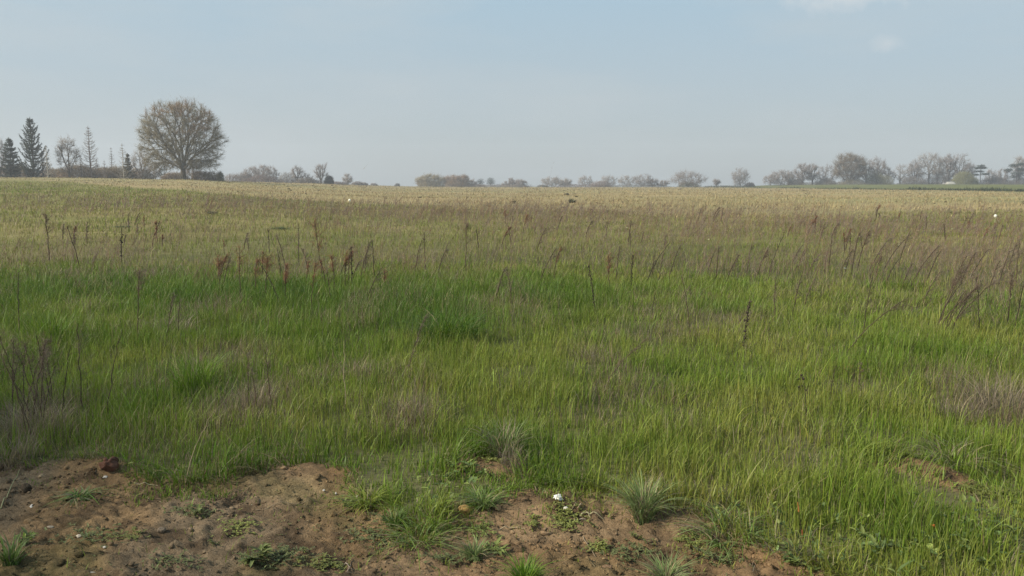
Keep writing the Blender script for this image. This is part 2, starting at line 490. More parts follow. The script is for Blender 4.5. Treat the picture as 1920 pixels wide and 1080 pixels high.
def tall_grass():
    mb = MB()
    n = 620000
    x, y, d = fan_points(n, 3.0, 19.0, -1.15, 48)
    sd = soil_sd(x, y)
    p = sstep(-0.085, 0.0, sd) * (1 + .35 * sstep(.35, .05, sd)) + 0.008 + 0.6 * sstep(.52, .66, fbm(x, y, .22, 101, 3)) * sstep(-.6, -.03, sd) + .12 * sstep(.66, .74, fbm(x, y, .3, 103, 3))
    # the drier meadow begins behind the lush band
    fx = px_of(x, y)
    back = np.interp(fx, [-200, 0, 300, 600, 900, 1150, 1350, 1600, 1920, 2200], [17.2, 16.8, 16.2, 15.2, 15.6, 15.0, 14.0, 13.6, 13.0, 12.5]) + (fbm(x, y, 1.6, 105, 3) - .5) * 5
    inside = sstep(0.6, -0.6, d - back)
    p = p * (0.12 + 0.88 * inside)
    p = np.maximum(p, 1.0 * blobs(x, y, [(790, 975, 85, 50, 1), (700, 935, 70, 30, 1), (880, 1035, 80, 28, .6), (880, 938, 60, 24, .8), (130, 905, 60, 16, .5), (480, 1050, 70, 20, .3), (1000, 1000, 60, 14, .2), (1230, 965, 60, 22, .7), (1380, 1000, 60, 25, .8)], 0.0))
    patch = fbm(x, y, .55, 109, 3)
    p = p * (0.35 + 0.75 * sstep(.33, .6, patch))
    right_bank = gauss(x, y, M7[0], M7[1], .5, .22)
    p = p * (1 - .6 * right_bank)
    keep = RNG.random(n) < p
    x, y, d, sd, inside, fx = x[keep], y[keep], d[keep], sd[keep], inside[keep], fx[keep]
    n = len(x); z = gz(x, y)
    deep = np.clip(blobs(x, y, DEEP) + (fbm(x, y, 1.1, 111, 3) - .5) * .9, 0, 1)
    dead = np.clip(blobs(x, y, DEAD) * 1.25 + (fbm(x, y, .9, 115, 3) - .52) * 2.2, 0, 1)
    left = sstep(-.05, -.55, x / d)
    yel = np.clip(.5 - .25 * left + (fbm(x, y, .8, 119, 4) - .5) * 2.2 - .8 * deep, 0, 1)
    H = 0.062 + 0.048 * sstep(-.02, .5, sd) + 0.075 * deep * sstep(6, 9, d) + 0.065 * (fbm(x, y, .30, 121, 2) - .5) * 2
    H = H * (1 - .62 * np.clip(blobs(x, y, [(925, 905, 80, 34, 1.2), (1800, 925, 110, 42, 1.2)], .05), 0, 1))
    H = np.maximum(H * np.exp(RNG.normal(0, .34, n)), .03)
    H = np.where(sd < -.02, H * (.45 + .5 * blobs(x, y, [(790, 970, 85, 50, 1), (700, 935, 70, 30, 1), (880, 938, 60, 24, 1)], 0.0)), H) * (0.55 + .45 * inside)
    W = np.maximum(.0042, d * .00056) * np.exp(RNG.normal(0, .25, n))
    az = RNG.uniform(0, 2 * np.pi, n)
    wind = RNG.random(n) < .12; az = np.where(wind, RNG.normal(0.2, .6, n), az)
    lean = np.abs(RNG.normal(.07, .2, n)) + .45 * sstep(7, 13, d) * np.abs(RNG.normal(0, .5, n)) + .25 * sstep(.12, .0, sd) * RNG.random(n) + .3 * (RNG.random(n) < .12)
    g_ = .03; ex = soil_sd(x + g_, y) - soil_sd(x - g_, y); ey = soil_sd(x, y + g_) - soil_sd(x, y - g_)
    edge = sstep(.22, .02, sd) * sstep(-.06, .0, sd)
    over = RNG.random(n) < edge * .6
    az = np.where(over, np.arctan2(-ey, -ex) + RNG.normal(0, .6, n), az)
    H = H * (1 + .55 * edge)
    lean = np.where(over, lean + RNG.uniform(.15, .7, n), lean)
    W = W * (1 + .25 * edge)
    col = C_GREEN * (1 - yel[:, None]) + C_YEL * yel[:, None]
    col = col * (1 - deep[:, None]) + C_DEEP * deep[:, None]
    r = RNG.random(n)
    isdead = r < dead * .68 + .055 + .03 * sstep(.3, -.02, sd)
    dc = np.where((RNG.random(n) < .5 - .3 * dead)[:, None], C_STRAW, np.where((RNG.random(n) < .5)[:, None], C_GREY, C_BROWN))
    col = np.where(isdead[:, None], dc, col)
    col = col * np.exp(RNG.normal(0, .22, (n, 1))) * np.exp(RNG.normal(0, .06, (n, 3)))
    lean = np.where(isdead, lean + .35 * RNG.random(n), lean); W = np.where(isdead, W * .65, W)
    tip = np.where((RNG.random(n) < .35)[:, None] & ~isdead[:, None], col * .55 + C_OLIVE * .6, col * 1.12)
    droop = np.where(RNG.random(n) < .3, RNG.uniform(0, .6, n), 0)
    nr = d < 8
    blades(mb, np.stack([x, y, z - .01], 1)[nr], H[nr], W[nr], az[nr], lean[nr], col[nr], tip[nr], 4, None, droop[nr])
    fr = ~nr
    blades(mb, np.stack([x, y, z - .01], 1)[fr], H[fr], W[fr], az[fr], lean[fr], col[fr], tip[fr], 3, None, droop[fr])
    o = mb.build('tall_grass', MAT_GRASS)
    tag(o, 'fresh green and yellow green grass covering the near meadow behind the bare soil', 'grass', kind='stuff')
    print('tall', n)
tall_grass()

def meadow_grass():
    mb = MB()
    n = 350000
    x, y, d = fan_points(n, 11.0, 130.0, -1.55, 45)
    edge, db, fx = field_edge(x, y)
    back = np.interp(fx, [-200, 0, 300, 600, 900, 1150, 1350, 1600, 1920, 2200], [16.2, 15.8, 15.2, 14.2, 14.6, 14, 13, 12.6, 12, 11.5])
    p = sstep(-2, 1, d - back) * sstep(6, -4, d - edge)
    patch = fbm(x, y, 1.4, 131, 3)
    p = p * (.35 + .85 * sstep(.35, .6, patch))
    keep = RNG.random(n) < p
    x, y, d, fx = x[keep], y[keep], d[keep], fx[keep]; n = len(x); z = gz(x, y)
    green = np.clip((fbm(x, y, 4.5, 135, 4) - .40) * 3.2 + blobs(x, y, [(520, 425, 60, 8, .8), (230, 424, 40, 4, .9), (900, 450, 200, 18, .5), (1640, 500, 200, 18, .7), (200, 440, 200, 25, .4)], .1), 0, 1)
    dead = np.clip((fbm(x, y, 3.2, 139, 4) - .46) * 3.5 + blobs(x, y, DEAD + [(1500, 425, 500, 10, .6), (900, 405, 300, 7, .7), (1750, 460, 200, 20, .6), (800, 482, 160, 8, .6)], .1), 0, 1)
    H = (.075 + .07 * fbm(x, y, 1.5, 141, 2) + .06 * dead) * np.exp(RNG.normal(0, .3, n)) * (1 + .004 * d)
    W = np.maximum(.005, d * .00052) * np.exp(RNG.normal(0, .25, n))
    az = RNG.uniform(0, 2 * np.pi, n); lean = np.abs(RNG.normal(.3, .3, n))
    c1 = C_OLIVE * (1 - green[:, None]) + np.array([.175, .210, .036]) * green[:, None]
    isdead = RNG.random(n) < .14 + .42 * dead
    pick = RNG.random(n)[:, None]
    dc = np.where(pick < .36, C_STRAW, np.where(pick < .72, np.array([.215, .17, .125]), np.array([.22, .155, .095])))
    col = np.where(isdead[:, None], dc, c1) * np.exp(RNG.normal(0, .22, (n, 1)))
    W = np.where(isdead, W * .75, W)
    blades(mb, np.stack([x, y, z - .01], 1), H, W, az, lean, col, col * 1.1, 2)
    o = mb.build('meadow_grass', MAT_GRASS)
    tag(o, 'short olive meadow grass mixed with dry brown stems beyond the lush green band', 'grass', kind='stuff')
    print('meadow', n)
meadow_grass()

def stubble():
    mb = MB()
    n = 190000
    x, y, d = fan_points(n, 36, 420, -1.75, 42)
    edge, db, fx = field_edge(x, y)
    # sown in rows
    row = .75; ang = .18
    u = x * math.cos(ang) + y * math.sin(ang); v = -x * math.sin(ang) + y * math.cos(ang)
    v2 = np.round(v / row) * row + RNG.normal(0, .07, n)
    v = np.where(d < 150, v2, v)
    x, y = u * math.cos(ang) - v * math.sin(ang), u * math.sin(ang) + v * math.cos(ang)
    p = sstep(-9, 9, d - edge) * sstep(6, -6, d - db) * (.25 + .9 * sstep(.35, .6, fbm(x, y, 5, 151, 3)))
    keep = RNG.random(n) < p
    x, y, d = x[keep], y[keep], d[keep]; n = len(x); z = gz(x, y)
    H = .17 * np.exp(RNG.normal(0, .35, n)) * (1 + .0012 * d)
    W = np.maximum(.014, d * .00038) * np.exp(RNG.normal(0, .3, n))
    az = RNG.uniform(0, 2 * np.pi, n); lean = np.abs(RNG.normal(.35, .4, n))
    pick = RNG.random(n)[:, None]
    col = np.where(pick < .62, np.array([.40, .31, .16]), np.where(pick < .9, np.array([.20, .155, .075]), np.array([.125, .14, .045])))
    col = col * np.exp(RNG.normal(0, .2, (n, 1)))
    blades(mb, np.stack([x, y, z - .01], 1), H, W, az, lean, col, col, 2)
    o = mb.build('straw_stubble', MAT_DRY)
    tag(o, 'pale cut straw stubble standing in rows across the tan field', 'stubble', kind='stuff')
    # dark clods
    print('stubble', n)
stubble()

def lumps(mb, P, S, col, flat=.6, jitter=.25, base=None):
    n = len(P)
    BV, BF = base if base is not None else (ICO_V, ICO_F)
    k = len(BV)
    V = BV[None] * (1 + RNG.normal(0, jitter, (n, k, 1)))
    st = np.exp(RNG.normal(0, .25, (n, 1, 3))); st[:, :, 2] *= flat
    V = V * st * np.asarray(S).reshape(-1, 1, 1)
    a = RNG.uniform(0, 2 * np.pi, n); c, s = np.cos(a)[:, None], np.sin(a)[:, None]
    V = np.stack([V[..., 0] * c - V[..., 1] * s, V[..., 0] * s + V[..., 1] * c, V[..., 2]], -1) + P[:, None]
    Fc = (np.arange(n)[:, None, None] * k + BF[None]).reshape(-1, 3)
    mb.add(V.reshape(-1, 3), Fc, np.repeat(np.broadcast_to(col, (n, 3)), k, 0))

def field_clods():
    mb = MB(); n = 900
    x, y, d = fan_points(n * 4, 42, 330, -.9, 40)
    edge, db, fx = field_edge(x, y)
    k = (d > edge - 12) & (d < db + 20); x, y, d = x[k][:n], y[k][:n], d[k][:n]
    P = np.stack([x, y, gz(x, y) + .02], 1)
    lumps(mb, P, .05 * np.exp(RNG.normal(0, .5, len(x))) * (1 + d / 160), np.array([.075, .062, .032]), .55)
    o = mb.build('field_clods', MAT_SOIL); tag(o, 'dark clods and weed tufts scattered over the tan stubble', 'clods', kind='stuff')
field_clods()

def dry_weed_mass():
    """the brownish haze of thin dead weeds over the middle distance: far too many to count"""
    mb = MB(); n = 15000
    x, y, d = fan_points(n * 3, 12.5, 62, -1.2, 42)
    edge, db, fx = field_edge(x, y)
    m = np.clip((fbm(x, y, 2.2, 161, 4) - .5) * 4, 0, 1)
    m = np.maximum(m * .35, .8 *  blobs(x, y, [(1500, 425, 600, 16, 1), (1000, 402, 400, 10, .9), (1780, 470, 220, 26, .8), (1560, 480, 160, 20, .7), (380, 392, 250, 9, .6), (680, 400, 120, 9, .7),
                             (1300, 492, 260, 22, .8), (880, 500, 200, 16, .6), (560, 500, 190, 22, .7), (140, 475, 150, 20, .6), (60, 470, 60, 20, .5), (1860, 530, 90, 30, .9)], .2))
    m = m * sstep(14, 4, d - edge)
    k = RNG.random(len(x)) < (m * .9 + .02) * (.35 + 1.3 * sstep(.42, .62, fbm(x, y, .9, 167, 3)))
    x, y, d = x[k][:n], y[k][:n], d[k][:n]; n = len(x)
    P = np.stack([x, y, gz(x, y)], 1)
    h = (.20 + .26 * fbm(x, y, 2.5, 165, 2)) * np.exp(RNG.normal(0, .45, n)) * (1 + .006 * d)
    top = P + np.stack([h * RNG.normal(.22, .25, n), h * RNG.normal(0, .2, n), h], 1)
    col = np.where((RNG.random(n) < .5)[:, None], np.array([.21, .16, .125]), np.array([.21, .135, .085])) * np.exp(RNG.normal(0, .2, (n, 1)))
    w = np.maximum(.003, d * .00036)
    ribbons(mb, P, top, w, col)
    # tiny side sprays
    idx = np.repeat(np.arange(n), 6); t = RNG.uniform(.35, 1, len(idx))[:, None]
    a = P[idx] * (1 - t) + top[idx] * t
    b = a + np.stack([RNG.normal(.03, .05, len(idx)), RNG.normal(0, .05, len(idx)), RNG.uniform(.02, .11, len(idx))], 1) * (1 + d[idx, None] * .02)
    ribbons(mb, a, b, w[idx] * .7, col[idx] * 1.1)
    o = mb.build('dry_weeds', MAT_DRY); tag(o, 'haze of thin dead brown weeds over the middle of the meadow', 'weeds', kind='stuff')
dry_weed_mass()

def ditch():
    mb = MB()
    px = np.linspace(1330, 2300, 5200) + RNG.normal(0, .3, 5200)
    d = np.interp(px, DB_X, DB_D)
    t = (px - 960) * CP / F
    y = d / np.sqrt(1 + t * t); x = t * y
    x = x + RNG.normal(0, .4, len(x)); y = y + RNG.normal(0, .5, len(x))
    z = gz(x, y)
    H = (.2 + .55 * fbm(x, y, 9, 171, 3) ** 2) * np.exp(RNG.normal(0, .3, len(x)))
    col = np.array([.045, .058, .022]) * np.exp(RNG.normal(0, .25, (len(x), 1)))
    blades(mb, np.stack([x, y, z - .02], 1), H * 1.3, .16, RNG.uniform(0, 6.3, len(x)), np.abs(RNG.normal(.3, .3, len(x))), col, col, 2)
    o = mb.build('ditch_grass', MAT_GRASS); tag(o, 'dark strip of rank grass along the ditch between the tan and green fields', 'grass', kind='stuff')
ditch()

# ------------------------------------------------------------------ small cover on the bare soil
def soil_points(n, amax=40, d0=2.6, d1=6.5, lim=-.02):
    x, y, d = fan_points(n, d0, d1, -1.0, amax)
    k = soil_sd(x, y) < lim
    return x[k], y[k], d[k]

def crumbs():
    mb = MB()
    x, y, d = soil_points(70000)
    cl = fbm(x, y, .3, 201, 3); k = RNG.random(len(x)) < .12 + 1.5 * np.clip(cl - .47, 0, 1) * 2
    x, y = x[k], y[k]; n = len(x)
    S = np.minimum(.0031 * np.exp(RNG.normal(0, .62, n)), .017)
    P = np.stack([x, y, gz(x, y) + S * .15], 1)
    col = soil_col(x, y) * np.exp(RNG.normal(.02, .3, (n, 1)))
    lumps(mb, P, S, col, .7, .3)
    tag(mb.build('soil_crumbs', MAT_SOIL), 'loose crumbs of soil and grit strewn over the bare ground', 'crumbs', kind='stuff')
crumbs()

def clods():
    mb = MB(); x, y, d = soil_points(2600, lim=.0)
    k = RNG.random(len(x)) < np.clip((fbm(x, y, .35, 205, 3) - .42) * 3, 0, 1); x, y = x[k], y[k]; n = len(x)
    S = np.minimum(.008 * np.exp(RNG.normal(0, .4, n)), .022)
    lumps(mb, np.stack([x, y, gz(x, y) - S * .1], 1), S, soil_col(x, y) * np.exp(RNG.normal(-.05, .2, (n, 1))), .6, .38, ico_sub(1))
    tag(mb.build('soil_clods', MAT_SOIL), 'small broken clods of earth lying about on the bare ground', 'clods', kind='stuff')
clods()

def litter():
    mb = MB()
    x, y, d = soil_points(16000, lim=.08)
    k = RNG.random(len(x)) < .12 + 1.4 * np.clip(fbm(x, y, .4, 211, 3) - .45, 0, 1) * 2
    x, y = x[k], y[k]; n = len(x)
    L = .021 * np.exp(RNG.normal(0, .65, n)); a = RNG.uniform(0, 6.28, n)
    A = np.stack([x, y, gz(x, y) + .003], 1)
    bx, by = x + L * np.cos(a), y + L * np.sin(a)
    B = np.stack([bx, by, gz(bx, by) + RNG.uniform(.001, .010, n)], 1)
    pick = RNG.random(n)[:, None]
    col = np.where(pick < .35, np.array([.30, .24, .14]), np.where(pick < .75, np.array([.10, .07, .045]), np.array([.19, .145, .09]))) * np.exp(RNG.normal(0, .2, (n, 1)))
    ribbons(mb, A, B, np.minimum(.0026 * np.exp(RNG.normal(0, .35, n)), L * .3), col)
    tag(mb.build('dry_litter', MAT_DRY), 'bits of straw and dead stem lying on the bare soil', 'litter', kind='stuff')
litter()

def leaves(mb, P, L, W, az, tilt, col, cup=.25):
    """small pointed leaves folded along the midrib"""
    n = len(P)
    dx, dy = np.cos(az), np.sin(az); ct, st = np.cos(tilt), np.sin(tilt)
    D = np.stack([dx * ct, dy * ct, st], 1); S = np.stack([-dy, dx, 0 * dx], 1); U = np.cross(D, S) * -1
    U = np.where(U[:, 2:3] < 0, -U, U)
    L = np.broadcast_to(L, (n,))[:, None]; W = np.broadcast_to(W, (n,))[:, None]
    pts = [P, P + D * L * .35 + S * W * .5 + U * W * cup, P + D * L * .35 - S * W * .5 + U * W * cup, P + D * L * .45,
           P + D * L * .75 + S * W * .38 + U * W * cup * .6 - U * L * .05, P + D * L * .75 - S * W * .38 + U * W * cup * .6 - U * L * .05, P + D * L - U * L * .14]
    V = np.stack(pts, 1)
    f3 = np.array([[0, 3, 1], [0, 2, 3], [3, 6, 4], [3, 5, 6]]); f3b = np.array([[1, 3, 4], [2, 5, 3]])
    fa = np.concatenate([f3, f3b])
    Fc = (np.arange(n)[:, None, None] * 7 + fa[None]).reshape(-1, 3)
    mb.add(V.reshape(-1, 3), Fc, np.repeat(np.broadcast_to(col, (n, 3)), 7, 0))

LIME = np.array([.215, .23, .06]); DULL = np.array([.135, .15, .055]); BLUE = np.array([.18, .215, .055])

def seedlings():
    mb = MB()
    spots = [(1060, 985, 32, 18, 200, LIME), (450, 993, 40, 20, 80, LIME), (1000, 990, 16, 12, 40, LIME), (1122, 1030, 22, 10, 60, LIME), (1290, 1020, 30, 12, 70, LIME),
             (935, 880, 30, 12, 110, LIME), (610, 1060, 60, 16, 90, LIME * .8), (520, 1050, 70, 22, 160, DULL), (1880, 935, 60, 12, 400, LIME * .85), (1830, 925, 40, 10, 160, LIME * .8),
             (360, 965, 50, 12, 70, DULL), (170, 1010, 70, 20, 90, DULL), (700, 1010, 60, 26, 130, DULL), (900, 1000, 40, 18, 80, BLUE), (240, 1015, 40, 14, 60, LIME * .7),
             (1180, 1040, 60, 24, 110, DULL), (660, 945, 30, 12, 50, BLUE), (850, 1050, 60, 14, 90, DULL), (1340, 1050, 50, 14, 60, DULL), (330, 1060, 60, 14, 60, DULL)]
    for (px, py, rx, ry, n, c) in spots:
        qx = px + RNG.normal(0, .45, n) * rx; qy = np.clip(py + RNG.normal(0, .45, n) * ry, 800, 1200)
        P = np.array([flat_plane(a, b) for a, b in zip(qx, qy)])
        z = gz(P[:, 0], P[:, 1])
        P3 = np.stack([P[:, 0], P[:, 1], z], 1)
        k = 4
        h = RNG.uniform(.004, .018, n)
        Q = np.repeat(P3 + np.stack([0 * h, 0 * h, h], 1), k, 0)
        az = (RNG.uniform(0, 6.28, n)[:, None] + np.arange(k)[None] * 1.57 + RNG.normal(0, .3, (n, k))).ravel()
        leaves(mb, Q, .012 * np.exp(RNG.normal(0, .35, n * k)), .0065 * np.exp(RNG.normal(0, .25, n * k)), az, RNG.uniform(-.1, .7, n * k), c * np.exp(RNG.normal(0, .22, (n * k, 1))))
    tag(mb.build('seedling_cover', MAT_LEAF), 'tiny lime green and dull green seedlings sprouting on the bare soil', 'seedlings', kind='stuff')
    # scattered finer seedlings
    mb = MB(); x, y, d = soil_points(3400)
    k = RNG.random(len(x)) < sstep(.48, .66, fbm(x, y, .45, 221, 3)); x, y = x[k], y[k]; n = len(x)
    P = np.stack([x, y, gz(x, y) + .003], 1); P = np.repeat(P, 3, 0)
    leaves(mb, P, .010 * np.exp(RNG.normal(0, .4, 3 * n)), .005, RNG.uniform(0, 6.28, 3 * n), RNG.uniform(0, .9, 3 * n), np.where((RNG.random(3 * n) < .4)[:, None], LIME * .8, DULL) * np.exp(RNG.normal(0, .2, (3 * n, 1))))
    tag(mb.build('sprout_cover', MAT_LEAF), 'sparse single sprouts scattered thinly over the trodden soil', 'seedlings', kind='stuff')
seedlings()

def clover_cover():
    """broad-leaved low growth woven through the grass beside the soil"""
    mb = MB(); n = 6500
    x, y, d = fan_points(n, 2.8, 5.6, -1, 40)
    sd = soil_sd(x, y)
    w = blobs(x, y, [(1480, 1040, 140, 45, 1), (1400, 985, 60, 30, .8), (1700, 1040, 250, 50, .6), (870, 900, 60, 20, .6), (820, 960, 70, 40, .5), (1250, 1010, 40, 20, .4), (1850, 1000, 100, 50, .7), (180, 900, 60, 12, .4)], .03)
    k = (RNG.random(n) < w) & (sd > -.04)
    x, y = x[k], y[k]; n = len(x)
    P = np.stack([x, y, gz(x, y) + RNG.uniform(.01, .07, n)], 1); P = np.repeat(P, 4, 0); n *= 4
    leaves(mb, P, .028 * np.exp(RNG.normal(0, .4, n)), .014 * np.exp(RNG.normal(0, .3, n)), RNG.uniform(0, 6.28, n), RNG.uniform(-.2, 1.0, n), np.where((RNG.random(n) < .5)[:, None], np.array([.11, .16, .045]), BLUE) * np.exp(RNG.normal(0, .25, (n, 1))))
    tag(mb.build('ground_leaves', MAT_LEAF), 'low broad leaves growing between the grass blades beside the bare soil', 'ground cover', kind='stuff')
clover_cover()

# ------------------------------------------------------------------ things on the soil
def stone(name, px, py, wpx, hpx, col, label, cat='stone', lev=2, seed=0, sink=.2, jag=.16, cuts=9, depth=.28):
    x, y, z = on_ground(px, py + hpx * .4)
    D = math.hypot(x, y); rx = wpx * D / F / 2 * 1.05; rz = hpx * D / F / 2 * 1.1
    V, Fc = ico_sub(lev)
    rs = np.random.default_rng(seed)
    # a chipped stone: cut the ball with random planes, then roughen it
    for _ in range(cuts):
        nrm = rs.normal(0, 1, 3); nrm /= np.linalg.norm(nrm); t = rs.uniform(.9 - depth, .9)
        h = V @ nrm; V = V - np.clip(h - t, 0, None)[:, None] * nrm
    V = V * (1 + (vnoise(V[:, 0] * 3 + seed, V[:, 1] * 3 + V[:, 2] * 2.3, seed)[:, None] - .5) * jag * 2)
    V = V * np.array([rx, rx * .8, rz])
    V[:, 2] += rz * (1 - sink * 2)
    c = np.broadcast_to(np.asarray(col, float), V.shape) * (1 + .3 * (vnoise(V[:, 0] / rx * 2.3, V[:, 2] / rz * 2.3, seed + 5)[:, None] - .5))
    mb = MB(); mb.add(V, Fc, c)
    o = mb.build(name, MAT_STONE); o.location = (x, y, z); tag(o, label, cat); return o

stone('chalk_stone', 1048, 933, 19, 13, (.80, .78, .70), 'bright white broken stone lying on top of the bare soil hump', seed=3, sink=.05, lev=3, jag=.4, cuts=14, depth=.6)
stone('pebble', 1061, 955, 10, 13, (.52, .49, .40), 'small grey-white stone just below the bright white stone', seed=5)
stone('ochre_stone', 871, 955, 25, 19, (.42, .235, .09), 'round orange ochre stone at the grass edge left of the soil hump', seed=8, sink=.15, jag=.08)
stone('ochre_stone', 933, 952, 14, 14, (.34, .22, .115), 'smaller tan stone sitting against the grass near the orange stone', seed=9)
stone('pebble', 60, 949, 7, 7, (.72, .70, .64), 'tiny white pebble alone on the dark soil near the frame edge', seed=11)
stone('pebble', 150, 1004, 13, 6, (.48, .42, .33), 'flat pale stone chip lying on the dark trodden soil', seed=12)
stone('pebble', 94, 988, 11, 6, (.42, .34, .25), 'dull buff pebble half pressed in the dark soil', seed=13)
stone('pebble', 196, 1026, 6, 4, (.55, .50, .42), 'small whitish chip between the dull green seedlings', seed=14)
stone('pebble', 172, 1074, 12, 4, (.55, .49, .40), 'thin pale chip at the very bottom of the bare soil', seed=15)
stone('pebble', 607, 919, 5, 4, (.62, .58, .50), 'whitish grit on the reddish soil under the grass edge, first of three', seed=16)
stone('pebble', 630, 925, 4, 5, (.66, .62, .55), 'whitish grit on the reddish soil under the grass edge, middle of three', seed=17)
stone('pebble', 670, 930, 5, 5, (.60, .55, .46), 'whitish grit on the reddish soil under the grass edge, last of three', seed=18)
stone('pebble', 197, 894, 9, 4, (.50, .46, .40), 'grey flat chip below the dark reddish clod', seed=19)
stone('earth_clod', 205, 872, 30, 26, (.115, .055, .035), 'dark reddish clod of earth standing up at the grass edge', 'clod', lev=3, seed=21, jag=.3)
stone('earth_clod', 48, 914, 17, 15, (.075, .055, .035), 'small blackish clod on the shaded soil', 'clod', lev=2, seed=22, jag=.35)
stone('earth_clod', 865, 872, 34, 18, (.20, .125, .065), 'brown crumbly clod beside the round molehill', 'clod', lev=3, seed=23, jag=.25, sink=.3)
stone('earth_clod', 303, 991, 15, 12, (.17, .13, .09), 'grey-brown clod pressed into the smooth grey soil', 'clod', lev=2, seed=24, jag=.2, sink=.3)
stone('earth_clod', 1140, 1062, 22, 9, (.20, .125, .07), 'low reddish clod at the lower middle of the soil', 'clod', lev=2, seed=25, jag=.25, sink=.3)

def twig(px_pts, wpx, col, label, lift=.006, forks=(), name='dry_twig'):
    P = [on_ground(*p) for p in px_pts]
    n = 9; P = np.array(P)
    t = np.linspace(0, len(P) - 1, n); xs = np.interp(t, np.arange(len(P)), P[:, 0]); ys = np.interp(t, np.arange(len(P)), P[:, 1])
    o0 = (xs[0], ys[0], gz1(xs[0], ys[0]))
    D = math.hypot(o0[0], o0[1]); r = max(wpx * D / F / 2, .0012)
    arch = np.sin(np.linspace(0, np.pi, n)) * lift * 1.5 + r * .8
    pts = np.stack([xs, ys, gz(xs, ys) + arch], 1) + RNG.normal(0, r * .35, (n, 3))
    mb = MB(); c = np.asarray(col) * np.exp(RNG.normal(0, .06, 3))
    polytube(mb, pts, r, r * .55, c, 6)
    for (k, dxp, dyp) in forks:
        a = pts[k]; ex, ey, ez = on_ground(*(np.array(px_pts[0]) * 0 + np.array([px_of(a[0], a[1]), 0]))) if False else (a[0] + dxp * D / F, a[1] - dyp * D / F * 2.2, 0)
        b = np.array([ex, ey, gz1(ex, ey) + r * 1.5]); m = (a + b) / 2 + np.array([0, 0, r * 2])
        polytube(mb, [a, m, b], r * .6, r * .3, c, 5)
    o = mb.build(name, MAT_DRY, None, True, o0); o.location = o0
    tag(o, label, 'twig'); return o

twig([(1087, 969), (1100, 963), (1114, 964), (1132, 974)], 3.2, (.42, .33, .22), 'pale curved twig with a small fork on the soil hump', forks=((3, 3, 8),))
twig([(1078, 976), (1098, 977)], 2.4, (.40, .33, .24), 'short straight pale twig just below the curved forked twig')
twig([(1072, 957), (1085, 943)], 2.0, (.36, .29, .19), 'thin pale stalk slanting beside the small grey-white stone')
twig([(1083, 956), (1093, 947)], 3.6, (.40, .30, .20), 'stubby pale stick piece between the curved twig and the grass')
twig([(1093, 1006), (1100, 1022), (1118, 1047)], 2.2, (.28, .21, .15), 'long grey root lying downhill in the middle of the bare soil', forks=((4, 9, -3),))
twig([(935, 995), (960, 994), (984, 992)], 2.4, (.40, .33, .20), 'flat straw lying across the soil below the orange stone')
twig([(480, 958), (508, 955), (545, 947), (580, 938)], 2.0, (.24, .19, .12), 'branched dry sprig lying on the shaded soil', forks=((2, -8, 16), (3, 8, 12), (5, 6, 8)))
twig([(640, 1058), (663, 1070)], 2.6, (.36, .28, .21), 'one of two crossed twigs, the flatter one, low on the soil')
twig([(650, 1074), (659, 1052)], 2.4, (.30, .22, .16), 'one of two crossed twigs, the steeper one, low on the soil')
twig([(252, 906), (272, 908), (296, 911)], 2.0, (.40, .33, .21), 'pale straw lying along the foot of the overhanging grass')
twig([(2, 955), (16, 925), (36, 882)], 2.0, (.33, .28, .16), 'long pale straw lying from the soil into the grass at the shaded edge')
twig([(1008, 1018), (1016, 1004)], 2.0, (.12, .08, .05), 'short dark root piece on the smooth soil')
twig([(1040, 1022), (1052, 1026)], 2.8, (.10, .065, .04), 'dark bark flake lying on the pale soil patch')
twig([(672, 949), (690, 952), (708, 949)], 1.8, (.42, .36, .25), 'thin whitish straw beside the grey-green weed')
twig([(1000, 905), (1006, 925)], 1.6, (.40, .34, .22), 'bleached grass stalk leaning at the grass edge above the hump')

def tussock(name, px, py, wpx, hpx, n, c1, c2, label, dead=.18, arch=1.0, base_r=.3, h=0.02, wid=1.0):
    x, y, z = on_ground(px, py, h); D = math.hypot(x, y)
    R0 = wpx * D / F / 2; H0 = hpx * D / F
    rr = R0 * base_r * np.sqrt(RNG.random(n)); a = RNG.uniform(0, 6.28, n)
    P = np.stack([rr * np.cos(a), rr * np.sin(a), 0 * rr], 1)
    P[:, 2] = gz(P[:, 0] + x, P[:, 1] + y) - z - .008
    Hh = H0 * RNG.uniform(.3, 1.25, n); az = a + RNG.normal(0, .9, n)
    reach = arch * (R0 / max(H0, .01)) * (.35 + .65 * rr / (R0 * base_r + 1e-6)) * RNG.uniform(.4, 1.35, n)
    W = np.maximum(.0048, D * .0007) * np.exp(RNG.normal(0, .25, n)) * wid
    k = RNG.random(n)[:, None]; col = np.asarray(c1) * k + np.asarray(c2) * (1 - k)
    isd = (RNG.random(n) < dead)[:, None]
    col = np.where(isd, np.where(RNG.random((n, 1)) < .5, C_STRAW, C_GREY), col) * np.exp(RNG.normal(0, .2, (n, 1)))
    mb = MB(); blades(mb, P, Hh, W, az, reach * .8, col, col * 1.15, 5, None, reach * .45)
    o = mb.build(name, MAT_GRASS); o.location = (x, y, z); tag(o, label, 'grass tuft'); return o

